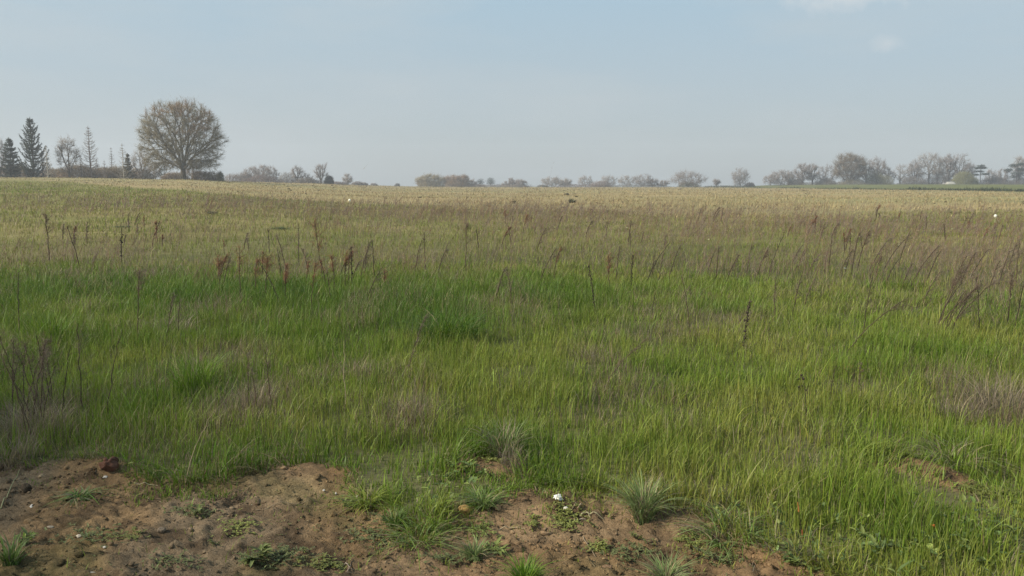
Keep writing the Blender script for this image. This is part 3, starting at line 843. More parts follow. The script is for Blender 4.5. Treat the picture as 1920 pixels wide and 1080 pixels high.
BG1, BG2 = np.array([.15, .21, .07]), np.array([.22, .27, .10])
tussock('grass_tussock', 1208, 962, 120, 85, 420, BG1, BG2, 'large blue-green arching tussock spilling over the edge of the bare soil')
tussock('grass_tussock', 1250, 1085, 110, 58, 240, BG1, BG2, 'grey-green tuft growing in the bare soil at the bottom edge right of the middle')
tussock('grass_tussock', 985, 1092, 100, 62, 420, C_DEEP * 1.3, C_GREEN, 'bright green tuft at the bottom edge of the soil below the hump', .03)
tussock('grass_tussock', 150, 925, 80, 18, 220, C_DEEP, BG1, 'flat dark tuft lying alone on the shaded soil', .2, 1.2)
tussock('grass_tussock', 20, 1052, 70, 50, 160, C_DEEP, BG1, 'weedy grass tuft at the lower corner of the soil', .15)
tussock('grass_tussock', 365, 725, 130, 80, 420, C_DEEP * 1.2, C_GREEN * 1.1, 'tall fresh green clump with brown base in the shaded grass', .08, .7, .55, .05)
tussock('grass_tussock', 845, 622, 170, 72, 700, C_DEEP * .8, C_DEEP, 'darkest dense clump in the lush green band', .05, .8, .6, .1)
tussock('grass_tussock', 945, 850, 110, 75, 380, C_DEEP, BG2, 'shaggy clump with dead straw just behind the molehill', .35, 1.0, .5)
tussock('grass_tussock', 905, 945, 110, 46, 240, C_DEEP * 1.1, BG2, 'green tuft between the molehill and the tan stone', .1)
tussock('grass_tussock', 790, 1005, 140, 44, 240, C_GREEN, BG1, 'low spreading tuft on the grass tongue between two soil patches', .15, 1.2, .6)
tussock('grass_tussock', 890, 1040, 80, 45, 180, BG1, BG2, 'grey-green tuft on the soil below the grass tongue', .12)
tussock('grass_tussock', 1790, 860, 150, 50, 220, BG2, C_GREEN, 'tuft of long pale blades bending over the sunken soil bank', .35, 1.3, .5)
tussock('grass_tussock', 1365, 1002, 150, 50, 240, C_DEEP * 1.2, BG2, 'spreading green tuft overhanging the soil slope', .15, 1.2, .7)
tussock('grass_tussock', 690, 945, 130, 50, 240, C_GREEN, C_YEL, 'yellow-green tuft leaning over the reddish soil', .15)
tussock('grass_tussock', 95, 640, 90, 70, 260, C_DEEP * 1.1, C_GREEN, 'bright green clump behind the dead weeds in the shaded meadow', .03, .7, .6, .05)
tussock('grass_tussock', 740, 980, 70, 45, 150, C_DEEP, BG1, 'dark tuft at the tip of the grass tongue', .12)
tussock('field_tuft', 1073, 380, 17, 9, 160, np.array([.045, .06, .025]), np.array([.06, .08, .03]), 'dark green tuft alone on the tan stubble field', .1, 1.0, .7)
tussock('field_tuft', 525, 428, 40, 8, 160, np.array([.06, .085, .03]), np.array([.07, .11, .03]), 'dark green leafy patch alone in the olive meadow', .1, 1.2, .8)
tussock('field_tuft', 230, 425, 28, 6, 120, np.array([.06, .09, .025]), np.array([.08, .12, .03]), 'flat green patch in the olive meadow below the big oak', .05, 1.2, .8)
tussock('field_tuft', 398, 400, 22, 8, 100, np.array([.05, .06, .025]), np.array([.06, .08, .03]), 'small dark tuft in the dry meadow near the stubble edge', .2, 1.2, .7)

def broad_weed(px, py, wpx, nl, c1, c2, label, h=.0, tall=.25):
    x, y, z = on_ground(px, py, h); D = math.hypot(x, y); L0 = wpx * D / F / 2
    root = empty('leafy_weed', (x, y, z)); tag(root, label, 'weed')
    mb = MB(); st = MB()
    for k in range(5):
        a = RNG.uniform(0, 6.28); r = L0 * .5
        top = np.array([r * math.cos(a), r * math.sin(a), L0 * tall * RNG.uniform(.6, 1.6) + .006])
        polytube(st, [(0, 0, -.004), top * .5 + np.array([0, 0, .004]), top], .0016, .0009, np.asarray(c1) * .8, 4)
        m = nl // 4
        t = RNG.uniform(.25, 1.0, m)[:, None]
        P = top[None] * t
        az = a + RNG.normal(0, 1.1, m)
        k2 = RNG.random(m)[:, None]
        leaves(mb, P, L0 * .27 * np.exp(RNG.normal(0, .4, m)), L0 * .13 * np.exp(RNG.normal(0, .25, m)), az, RNG.uniform(-.15, .8, m), (np.asarray(c1) * k2 + np.asarray(c2) * (1 - k2)) * np.exp(RNG.normal(0, .2, (m, 1))))
    st.build('stem', MAT_LEAF, root); mb.build('foliage', MAT_LEAF, root)
    return root
broad_weed(655, 952, 44, 40, DULL, BLUE, 'grey-green leafy weed on the soil by the thin whitish straw')
broad_weed(925, 1040, 74, 70, BLUE, BLUE * 1.25, 'blue-grey broad-leaved weed below the grass tongue')
broad_weed(478, 1052, 96, 110, DULL, BLUE, 'widest leafy weed on the lower soil')
broad_weed(405, 1020, 40, 30, DULL, LIME * .6, 'small leafy weed above the widest leafy weed')
broad_weed(690, 1000, 34, 30, DULL, LIME * .7, 'small green weed at the foot of the grass tongue')
broad_weed(40, 1020, 70, 50, DULL, C_GREEN, 'weed with narrow green leaves in the shaded corner of the soil')
broad_weed(1500, 1058, 90, 80, np.array([.10, .15, .05]), BLUE, 'broad-leaved weed at the right end of the soil slope')
broad_weed(1425, 1012, 70, 60, np.array([.10, .15, .05]), BLUE, 'broad-leaved weed halfway along the soil slope edge')
broad_weed(1660, 660 + 370, 80, 60, np.array([.10, .15, .05]), DULL, 'leafy weed half hidden in the grass beyond the soil slope')
broad_weed(1115, 988, 34, 26, DULL, LIME * .7, 'tiny sprout with upright leaves right of the lime seedling patch')
broad_weed(365, 965, 54, 40, DULL, LIME * .6, 'low scruffy weed in the middle of the shaded soil')
broad_weed(1195, 1010, 44, 36, LIME * .7, DULL, 'sparse yellow-green weed under the large tussock')

# scarlet scraps in the grass
def petal(px, py, wpx, label):
    x, y, z = on_ground(px, py, .06); D = math.hypot(x, y); r = wpx * D / F / 2
    root = empty('wild_flower', (x, y, z)); tag(root, label, 'flower')
    st = MB(); polytube(st, [(0, 0, -.005), (.004, 0, .03), (.002, .002, .06)], .0014, .001, C_GREEN, 4); st.build('stem', MAT_LEAF, root)
    mb = MB(); n = 6; leaves(mb, np.tile([[.002, .002, .06]], (n, 1)), r * 1.3, r, np.arange(n) * 1.05, RNG.uniform(.2, .9, n), np.array([.55, .10, .025])); mb.build('petals', MAT_LEAF, root)
petal(1748, 988, 9, 'single orange-red flower low in the grass')
def orange_stem():
    x, y, z = on_ground(1505, 1000, .02); D = math.hypot(x, y); s = D / F
    root = empty('orange_dock_stem', (x, y, z)); tag(root, 'thin dark stem with orange-red tip and foot in the near grass', 'weed')
    a = MB(); polytube(a, [(0, 0, 0), (-4 * s, 0, 22 * s), (-9 * s, 0, 50 * s)], .0022, .0014, (.04, .03, .02), 5); a.build('stem', MAT_DRY, root)
    b = MB(); polytube(b, [(0, 0, 0), (-1.5 * s, -.002, 16 * s)], .004, .003, (.36, .13, .05), 6); b.build('stem_sheath', MAT_DRY, root)
    c = MB(); polytube(c, [(-9 * s, 0, 50 * s), (-10 * s, 0, 58 * s), (-12 * s, 0, 68 * s)], .0035, .002, (.42, .17, .05), 6); c.build('seed_head', MAT_DRY, root)
orange_stem()

# ------------------------------------------------------------------ dead weeds standing in the meadow
RB1, RB2 = np.array([.20, .10, .06]), np.array([.26, .13, .07])       # red-brown plumes
PB1, PB2 = np.array([.175, .135, .10]), np.array([.22, .175, .13])        # grey-brown fluff
DK = np.array([.05, .038, .028]); MID = np.array([.085, .06, .04]); STR = np.array([.38, .31, .19])

def weed(bx, by, tx, ty, kind, label, group=None, cover=.13, bulge=.0):
    x, y, z = on_ground(bx, by, cover)
    D = math.hypot(x, y); s = y / (F * CP) * 1.0
    ztop = z_at(tx, ty, y); dx = (tx - bx) * s; H = max(ztop - z, .05)
    dz = H; dy = RNG.normal(0, .12) * H
    ctrl = np.array([dx * (.35 - bulge), dy * .3, dz * .58])
    t = np.linspace(0, 1, 12)[:, None]
    end = np.array([dx, dy, dz])
    pts = 2 * t * (1 - t) * ctrl + t * t * end
    pts[1:-1] += RNG.normal(0, .006 * H, (10, 3))
    pts[0, 2] -= .01
    rmin = D * .00040
    r0 = max(.0032, rmin * 1.5); r1 = max(.0013, rmin * .8)
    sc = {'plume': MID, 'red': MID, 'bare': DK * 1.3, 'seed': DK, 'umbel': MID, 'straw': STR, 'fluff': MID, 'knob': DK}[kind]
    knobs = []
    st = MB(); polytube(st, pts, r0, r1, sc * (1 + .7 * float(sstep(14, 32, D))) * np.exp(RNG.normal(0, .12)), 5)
    hd = MB(); Ln = np.linalg.norm(end)
    def at(tt):
        tt = np.asarray(tt)[:, None]; return 2 * tt * (1 - tt) * ctrl + tt * tt * end
    wmin = D * (.00034 if kind != 'red' else .00048)
    if kind in ('plume', 'red', 'fluff'):
        c1, c2 = (RB1, RB2) if kind == 'red' else ((PB1, PB2) if kind == 'fluff' else (np.array([.165, .11, .078]), PB1))
        start = {'plume': .55, 'red': .45, 'fluff': .25}[kind]
        nb = int(RNG.integers(14, 30)); tt = np.sort(RNG.uniform(start, 1.0, nb)); A = at(tt)
        az = RNG.uniform(0, 6.28, nb); ln = Ln * (.20 - .13 * (tt - start) / (1 - start)) * RNG.uniform(.35, 1.5, nb) * (1.5 if kind == 'fluff' else 1.35)
        tng = at(np.minimum(tt + .02, 1)) - at(tt - .02); tng /= np.linalg.norm(tng, axis=1, keepdims=True)
        B = A + tng * (ln * .8)[:, None] + np.stack([np.cos(az) * ln * .55, np.sin(az) * ln * .55, 0 * ln], 1)
        B = B + np.stack([ln * RNG.uniform(0, .55, nb), 0 * ln, -ln * RNG.uniform(0, .35, nb)], 1)
        ribbons(hd, A, B, max(.0014, wmin * .9), (c1 * .8))
        m = 12; idx = np.repeat(np.arange(nb), m); q = RNG.uniform(.15, 1, len(idx))[:, None]
        a = A[idx] * (1 - q) + B[idx] * q; L2 = Ln * .04 * np.exp(RNG.normal(0, .35, len(idx)))
        b = a + RNG.normal(0, 1, (len(idx), 3)) * L2[:, None] * .95 + tng[idx] * L2[:, None] * .4
        k = RNG.random(len(idx))[:, None]
        ribbons(hd, a, b, max(.0012, wmin * .62), (c1 * k + c2 * (1 - k)) * np.exp(RNG.normal(0, .15, (len(idx), 1))))
    elif kind == 'bare':
        nb = 8; tt = RNG.uniform(.35, 1.0, nb); A = at(tt); ln = Ln * RNG.uniform(.04, .12, nb); az = RNG.uniform(0, 6.28, nb)
        B = A + np.stack([np.cos(az) * ln * .5, np.sin(az) * ln * .5, ln * .8], 1)
        ribbons(hd, A, B, max(.0016, wmin), sc)
        idx = np.repeat(np.arange(nb), 4)
        ribbons(hd, B[idx], B[idx] + RNG.normal(0, .012, (len(idx), 3)) * (1 + D / 12), max(.0018, wmin), MID)
    elif kind == 'seed':
        nb = 90; tt = RNG.uniform(.15, 1.0, nb); A = at(tt); off = RNG.normal(0, .007, (nb, 3)) * (1 + D / 25)
        lumps(hd, A + off, np.full(nb, max(.0045, D * .00036)) * np.exp(RNG.normal(0, .25, nb)), DK * np.exp(RNG.normal(.1, .3, (nb, 1))), 1.3, .2)
    elif kind == 'knob':
        nb = 4; tt = np.array([.62, .78, .9, 1.0]); A = at(tt) + RNG.normal(0, .012, (nb, 3))
        for a_ in A:
            kb = MB(); lumps(kb, a_[None], np.full(1, max(.007, D * .0010)), DK * .8, .9, .2); knobs.append(kb)
    elif kind == 'umbel':
        nb = 9; A = np.repeat(at(np.array([.78])), nb, 0); az = np.linspace(0, 6.28, nb, endpoint=False); ln = Ln * .24
        B = A + np.stack([np.cos(az) * ln * .8, np.sin(az) * ln * .5, ln * RNG.uniform(.4, 1.0, nb)], 1)
        ribbons(hd, A, B, max(.0018, wmin), MID)
        idx = np.repeat(np.arange(nb), 7)
        ribbons(hd, B[idx], B[idx] + RNG.normal(0, .3, (len(idx), 3)) * ln * .3 + np.array([0, 0, ln * .06]), max(.002, wmin), RB1)
    elif kind == 'straw':
        nb = 4; tt = np.array([.3, .5, .7, .9]); A = at(tt); az = RNG.uniform(0, 6.28, nb)
        ribbons(hd, A, A + np.stack([np.cos(az) * .02, np.sin(az) * .02, 0 * az + .05], 1) * Ln, max(.002, wmin), STR * .9)
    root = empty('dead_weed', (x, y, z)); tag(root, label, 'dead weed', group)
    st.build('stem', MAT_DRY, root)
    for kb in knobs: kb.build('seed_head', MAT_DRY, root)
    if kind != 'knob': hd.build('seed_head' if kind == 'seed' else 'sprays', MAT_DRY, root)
    return root

# the ones that stand out, each with its own description
W = weed
W(1393, 642, 1409, 566, 'seed', 'thick dark brown seed stalk alone in the yellow-green grass')
W(1585, 640, 1692, 560, 'plume', 'long arching stalk bowed far over to one side, crossing a thin upright stem', bulge=.0)
W(1618, 612, 1637, 520, 'bare', 'thin upright stem crossing the bowed stalk')
W(1757, 607, 1802, 505, 'plume', 'tallest of the dark leaning weed bunch near the edge of the lush grass, back stem')
W(1768, 610, 1825, 535, 'plume', 'dark stem in the middle of the leaning weed bunch')
W(1775, 608, 1856, 525, 'fluff', 'longest and flattest stem of the leaning weed bunch')
W(1838, 600, 1832, 520, 'bare', 'thin upright dark stem between the leaning bunch and the frame edge')
W(1888, 605, 1893, 512, 'plume', 'upright dark stem, first of the pair near the frame edge')
W(1903, 603, 1906, 530, 'bare', 'upright dark stem, second of the pair near the frame edge')
W(1295, 605, 1277, 522, 'fluff', 'thin weed leaning against the wind in the open green grass')
W(1128, 703, 1216, 636, 'plume', 'thin brown stalk lying over almost flat in the near grass')
W(647, 738, 646, 640, 'straw', 'bleached white straight stalk standing in the near grass')
W(345, 862, 414, 764, 'straw', 'long bleached stalk with a dark tip slanting over the shaded grass edge')
W(1497, 734, 1496, 700, 'knob', 'little stem with round black seed heads, upper one of two')
W(1514, 760, 1508, 708, 'knob', 'little stem with round black seed heads, lower one of two')
W(1595, 734, 1595, 686, 'umbel', 'short reddish dried umbel in the near grass')
W(960 + 650, 722, 1613, 682, 'fluff', 'faint brown tuft stem beside the short reddish umbel')
W(1557, 722, 1566, 690, 'bare', 'bent twiggy stem left of the short reddish umbel')
W(653, 524, 661, 464, 'plume', 'pair of dark stalks in front of the pale meadow, slanting one')
W(660, 526, 661, 462, 'seed', 'pair of dark stalks in front of the pale meadow, straight one')
W(675, 512, 700, 450, 'fluff', 'pale feathery weed slanting beside the pair of dark stalks')
W(702, 512, 699, 448, 'bare', 'thin dark stem behind the pale feathery weed')
W(685, 552, 719, 500, 'fluff', 'low bushy brown weed bending out of the lush band')
W(797, 502, 796, 435, 'umbel', 'candelabra shaped dead umbel with spreading red-brown arms')
W(777, 500, 790, 452, 'fluff', 'thin slanting weed left of the candelabra umbel')
W(822, 498, 842, 455, 'fluff', 'tufted grey weed right of the candelabra umbel')
W(873, 505, 875, 420, 'plume', 'tall slender straight weed reaching into the pale meadow')
W(1012, 515, 1042, 465, 'fluff', 'slanting weed with loose top above the right end of the lush band')
W(1036, 512, 1051, 462, 'red', 'reddish plume next to the slanting loose topped weed')
W(1116, 570, 1103, 498, 'seed', 'dark knotty stalk leaning back at the lush band')
W(1143, 535, 1140, 480, 'red', 'small upright stalk with a reddish tuft at its tip')
W(1183, 530, 1185, 478, 'seed', 'straight dark stalk with a green sprout at its foot')
W(1222, 580, 1226, 555, 'bare', 'short grey stem alone in the green grass')
W(227, 480, 227, 428, 'seed', 'short straight blackish stalk alone in the pale meadow')
W(92, 480, 87, 402, 'plume', 'tall thin brown stalk in the pale meadow near the conifers')
W(151, 500, 131, 425, 'plume', 'brown stalk leaning back with two bends in the pale meadow')
W(604, 515, 592, 415, 'red', 'tallest red-tipped stalk rising against the pale meadow')
W(560, 488, 558, 420, 'bare', 'thin straight stem left of the tallest red-tipped stalk')
W(537, 500, 525, 440, 'fluff', 'thin stem leaning back in the pale meadow')
W(450, 555, 447, 466, 'red', 'rust red plume on a dark stem, the most vivid of the red stand')
W(413, 545, 407, 482, 'red', 'rust red plume at the outer end of the red stand')
W(477, 540, 481, 486, 'red', 'short rust red plume in the middle of the red stand')
W(497, 545, 503, 480, 'red', 'drooping rust red plume at the inner end of the red stand')
W(527, 562, 492, 498, 'bare', 'dark stem leaning back from the red stand')
W(534, 552, 537, 498, 'red', 'rusty tuft on a dark stem right of the red stand')
W(583, 572, 592, 494, 'red', 'dark knotty stem with rusty top growing from the lush band')
W(628, 530, 622, 480, 'red', 'bushy rust red weed beside the tallest red-tipped stalk')
W(612, 528, 605, 486, 'red', 'low rust red tuft left of the bushy rust red weed')
W(257, 615, 260, 510, 'plume', 'tall brown plume in the lush shaded grass')
W(313, 612, 324, 552, 'fluff', 'wide brown tuft weed in the lush shaded grass')
W(333, 612, 338, 566, 'fluff', 'smaller brown tuft beside the wide tuft weed')
W(63, 805, 14, 672, 'plume', 'dark stem leaning outward at the shaded near edge, longest')
W(50, 790, 52, 620, 'fluff', 'bushy dead weed in the middle of the shaded clump')
W(35, 600, 33, 512, 'bare', 'tall thin stem above the shaded weed clump')
W(22, 760, 28, 640, 'fluff', 'bushy dead weed at the outer side of the shaded clump')
W(76, 780, 82, 650, 'fluff', 'bushy dead weed at the inner side of the shaded clump')
W(153, 752, 161, 605, 'fluff', 'upright dark weed with fluffy top in the shaded grass')
W(198, 752, 242, 620, 'bare', 'long slanting dark stem right of the upright fluffy weed')
W(113, 762, 146, 648, 'bare', 'slanting dark stem left of the upright fluffy weed')
W(507, 732, 508, 650, 'fluff', 'faint upright brown weed in front of the tall green clump')
W(465, 730, 466, 665, 'fluff', 'brown weed with grey base beside the tall green clump')
W(482, 742, 476, 690, 'fluff', 'low grey-brown weed between the two faint upright weeds')
W(763, 682, 782, 640, 'fluff', 'small brown weed below the darkest clump')
W(775, 640, 800, 590, 'fluff', 'fluffy brown weed in front of the darkest clump')
W(930, 545, 948, 500, 'fluff', 'broad fluffy weed rising from the lush band')
W(960, 550, 950, 505, 'fluff', 'second fluffy weed behind the broad one in the lush band')

GL = 'dark weeds of the leaning bunch'
for k in range(6):
    a_ = float(RNG.uniform(1745, 1800)); h_ = float(RNG.uniform(50, 105))
    weed(a_, 606 + float(RNG.uniform(-6, 6)), a_ + h_ * float(RNG.uniform(.3, .95)), 606 - h_, ['plume', 'fluff', 'bare'][k % 3], 'one of the thinner dark stems inside the leaning weed bunch', GL, .08)
GS = 'dead weeds of the shaded clump'
for k in range(12):
    a_ = float(RNG.uniform(8, 120)); b_ = float(RNG.uniform(735, 800))
    weed(a_, b_, a_ + float(RNG.normal(0, 22)), b_ - float(RNG.uniform(70, 135)), ['fluff', 'plume', 'bare'][k % 3], 'thin dead weed in the thick of the shaded weed clump', GS, .06)
GC = 'dead weeds around the tall red-tipped stalk'
for k in range(14):
    a_ = float(RNG.uniform(395, 720)); b_ = float(RNG.uniform(505, 552))
    weed(a_, b_, a_ + float(RNG.normal(4, 10)), b_ - float(RNG.uniform(28, 62)), ['red', 'fluff', 'red', 'plume'][k % 4], 'low rusty brown weed among the red stand at the back of the lush band', GC, .1)
DG1, DG2 = np.array([.19, .15, .11]), np.array([.27, .22, .15])
for (px, py, w, h, n, lab) in ((1885, 765, 150, 75, 520, 'big grey-brown clump of dead stems near the frame edge'), (1800, 775, 90, 50, 240, 'smaller dead clump beside the big grey-brown one'),
                               (70, 800, 130, 70, 420, 'grey thatch of dead stems around the shaded weeds'), (480, 752, 90, 55, 260, 'dead brown clump beside the tall fresh green clump'),
                               (765, 772, 100, 45, 240, 'dead grey patch in the yellow-green grass'), (670, 700, 70, 45, 200, 'dead straw tuft behind the bleached straight stalk'),
                               (25, 850, 90, 55, 200, 'dead matted tuft above the shaded soil edge'), (330, 615, 100, 40, 220, 'matted brown patch under the wide tuft weed'),
                               (1245, 582, 100, 28, 200, 'grey dead patch in the green right of the lush band'), (1830, 560, 120, 34, 220, 'dead thatch under the leaning weed bunch'),
                               (1110, 668, 80, 34, 180, 'small grey patch of dead grass behind the lying stalk'), (960, 860, 70, 50, 160, 'tangle of straw blades in the shaggy clump')):
    o = tussock('dry_tussock', px, py, w, h, n, DG1, DG2, lab, .35, .8, .75, .05, .55)
    o['category'] = 'dead grass'

# the wind-bent stand: nothing but position tells these apart
GA = 'wind-bent weeds standing before the stubble'
LA = 'brown feathery weed bent over by the wind in the dense stand before the stubble'
for (a, b, c_, d_) in ((1443, 498, 1474, 440), (1483, 488, 1502, 460), (1496, 495, 1508, 470), (1595, 512, 1606, 438), (1607, 495, 1627, 432), (1627, 502, 1662, 446), (1657, 495, 1690, 448),
                       (1683, 496, 1707, 434), (1707, 525, 1755, 460), (1515, 500, 1535, 478), (1573, 508, 1594, 466), (1583, 506, 1599, 468), (1630, 512, 1653, 478), (1640, 514, 1648, 480), (1360, 522, 1381, 478),
                       (1343, 512, 1350, 462), (1553, 506, 1564, 441), (1545, 502, 1556, 470), (1487, 572, 1499, 515), (1453, 575, 1457, 520), (1507, 562, 1520, 520), (1210, 520, 1252, 455), (1253, 516, 1271, 461),
                       (1155, 520, 1164, 462), (1235, 518, 1248, 478), (1222, 512, 1228, 470), (1740, 510, 1760, 470), (1780, 540, 1812, 480), (1800, 525, 1830, 475), (1815, 520, 1850, 468), (1850, 545, 1872, 490),
                       (1870, 535, 1885, 470), (1905, 520, 1912, 452), (1890, 500, 1900, 455), (1730, 555, 1762, 512), (1660, 520, 1690, 486), (1690, 530, 1712, 495), (1420, 505, 1436, 468), (1400, 500, 1412, 458), (1325, 505, 1340, 470)):
    weed(a, b, c_ + RNG.normal(0, 2), d_, ['plume', 'fluff', 'fluff', 'bare'][int(RNG.integers(4))], LA, GA)
GB = 'small dead weeds dotted over the olive meadow'
LB = 'small thin dead weed standing in the olive meadow between lush band and stubble'
cl_ = [(float(RNG.uniform(10, 1900)), float(RNG.uniform(408, 478))) for _ in range(15)]
for k in range(64):
    cx_, cy_ = cl_[k % 15]; px = cx_ + float(RNG.normal(0, 32)); py = min(max(cy_ + float(RNG.normal(0, 5)), 402), 486)
    h = (py - 345) * RNG.uniform(.12, .36)
    weed(px, py, px + h * RNG.normal(.2, .2), py - h, ['fluff', 'fluff', 'bare', 'red'][int(RNG.integers(4))], LB, GB, .08)

# ------------------------------------------------------------------ small white flowers and marker stakes
def flower(px, py, wpx, col, label):
    x, y, z = on_ground(px, py, 0.12); D = math.hypot(x, y); r = wpx * D / F / 2
    root = empty('meadow_flower', (x, y, z)); tag(root, label, 'flower', 'tiny flowers in the meadow')
    st = MB(); polytube(st, [(0, 0, -.01), (.01, 0, .10), (.005, 0, .22)], .003, .002, C_GREEN, 4); st.build('stem', MAT_LEAF, root)
    mb = MB(); n = 10; leaves(mb, np.tile([[.005, 0, .22]], (n, 1)), r * 1.2, r * .6, np.arange(n) * .628, RNG.uniform(.3, 1.2, n), np.array(col)); mb.build('petals', MAT_LEAF, root)
for (px, py) in ((1610, 452), (1596, 446), (1328, 458), (1720, 440), (690, 430), (758, 430), (935, 440), (1175, 434), (1040, 433), (1785, 437)):
    flower(px, py, 5, (.72, .72, .42), 'tiny pale flower speck in the olive meadow')
flower(1583, 516, 5, (.78, .78, .72), 'white flower head on the edge of the lush band below the wind-bent stand')

def stake(px, top, base, headpx, label):
    x, y, z = on_ground(px, base, 0.1); D = math.hypot(x, y); s = D / F
    H = z_at(px, top, y) - z; r = headpx * s / 2
    root = empty('marker_stake', (x, y, z)); tag(root, label, 'marker stake')
    a = MB(); polytube(a, [(0, 0, -.02), (0, 0, H * .5), (0, 0, H - r)], .5 * s, .45 * s, (.42, .38, .24), 8); a.build('post', MAT_PAINT, root)
    V, Fc = ico_sub(2); V = V * r; V[:, 2] = np.where(V[:, 2] < 0, V[:, 2] * 1.5, V[:, 2] * 1.0) + H - r
    b = MB(); b.add(V, Fc, (.82, .80, .68)); b.build('cap', MAT_PAINT, root, True)
stake(656, 373, 391, 4.5, 'thin marker stake with a white cap at the edge of the tan stubble')
stake(1865, 402, 424, 4.6, 'marker stake with a larger round white cap among the dry weeds by the frame edge')

# ------------------------------------------------------------------ trees
def grow(att, start, k0=6, frac=.42, keep=.38, wig=.10, fork=(.75, 1.6)):
    """limbs that split again and again towards the points of the crown; returns nodes and parents"""
    P = [np.array(p, float) for p in start]; par = [-1] + list(range(len(start) - 1))
    n0 = len(start); top = P[-1]
    def split(pts, o, k):
        u = pts - o; u = u / (np.linalg.norm(u, axis=1, keepdims=True) + 1e-9)
        c = u[RNG.choice(len(u), k, replace=False)]
        for _ in range(5):
            g = (u @ c.T).argmax(1)
            for j in range(k):
                if (g == j).any():
                    m = u[g == j].mean(0); c[j] = m / (np.linalg.norm(m) + 1e-9)
        return [pts[g == j] for j in range(k) if (g == j).any()]
    def add(p, q, i):
        L = np.linalg.norm(q - p); m = (p + q) / 2 + RNG.normal(0, wig * .5, 3) * L
        P.append(m); par.append(i); P.append(q); par.append(len(P) - 2); return len(P) - 1
    # trunk carries on a little above the first fork
    stack = []
    groups = split(att, top, min(k0, len(att)))
    el = [((g.mean(0) - top)[2]) for g in groups]
    for g in (groups[i] for i in np.argsort(el)):
        j = min(n0 - 1, max(1, n0 - 1 - int(RNG.integers(0, 2)))) if (g.mean(0) - top)[2] < np.median(el) else n0 - 1
        d = g.mean(0) - P[j]; d /= np.linalg.norm(d) + 1e-9
        stack.append((j, d * .75 + np.array([0, 0, .5]), g))
    while stack:
        i, pd, pts = stack.pop()
        o = P[i]; c = pts.mean(0)
        if len(pts) <= 1:
            add(o, pts[0], i); continue
        v = c - o; L = np.linalg.norm(v) + 1e-9
        d = (v / L) * (1 - keep) + pd / (np.linalg.norm(pd) + 1e-9) * keep; d /= np.linalg.norm(d) + 1e-9
        q = o + d * L * frac * RNG.uniform(.75, 1.25)
        e = add(o, q, i)
        k = 2 if len(pts) < 8 or RNG.random() < .8 else 3
        for g in split(pts, q, min(k, len(pts))):
            stack.append((e, d, g))
    return np.array(P), np.array(par)

def radii(par, r0, e):
    n = len(par); q = np.zeros(n); ch = np.zeros(n, int)
    for i in range(n - 1, 0, -1):
        if ch[i] == 0: q[i] = r0 ** e
        q[par[i]] += q[i]; ch[par[i]] += 1
    q[0] = max(q[0], r0 ** e)
    return q ** (1 / e), ch

def envelope(n, cz, rx, rz, lump=.18, shell=.55, flat=2.3, seed=0, low=-1.0):
    """points in a lumpy super-ellipsoid, denser near its skin"""
    v = RNG.normal(0, 1, (n * 2, 3)); v /= np.linalg.norm(v, axis=1, keepdims=True)
    v = v[v[:, 2] > low][:n]
    r = RNG.random(len(v)) ** (1 / 3.0); r = np.where(RNG.random(len(v)) < shell, 1 - (1 - r) * .5, r)
    k = (np.abs(v) ** flat).sum(1) ** (-1 / flat)
    lum = 1 + lump * 2 * (fbm(np.arctan2(v[:, 1], v[:, 0]) * 2.2 + seed * 7, v[:, 2] * 2.5 + seed, 1.0, seed, 3) - .5)
    p = v * (r * k * lum)[:, None]
    return p * np.array([rx, rx, rz]) + np.array([0, 0, cz])

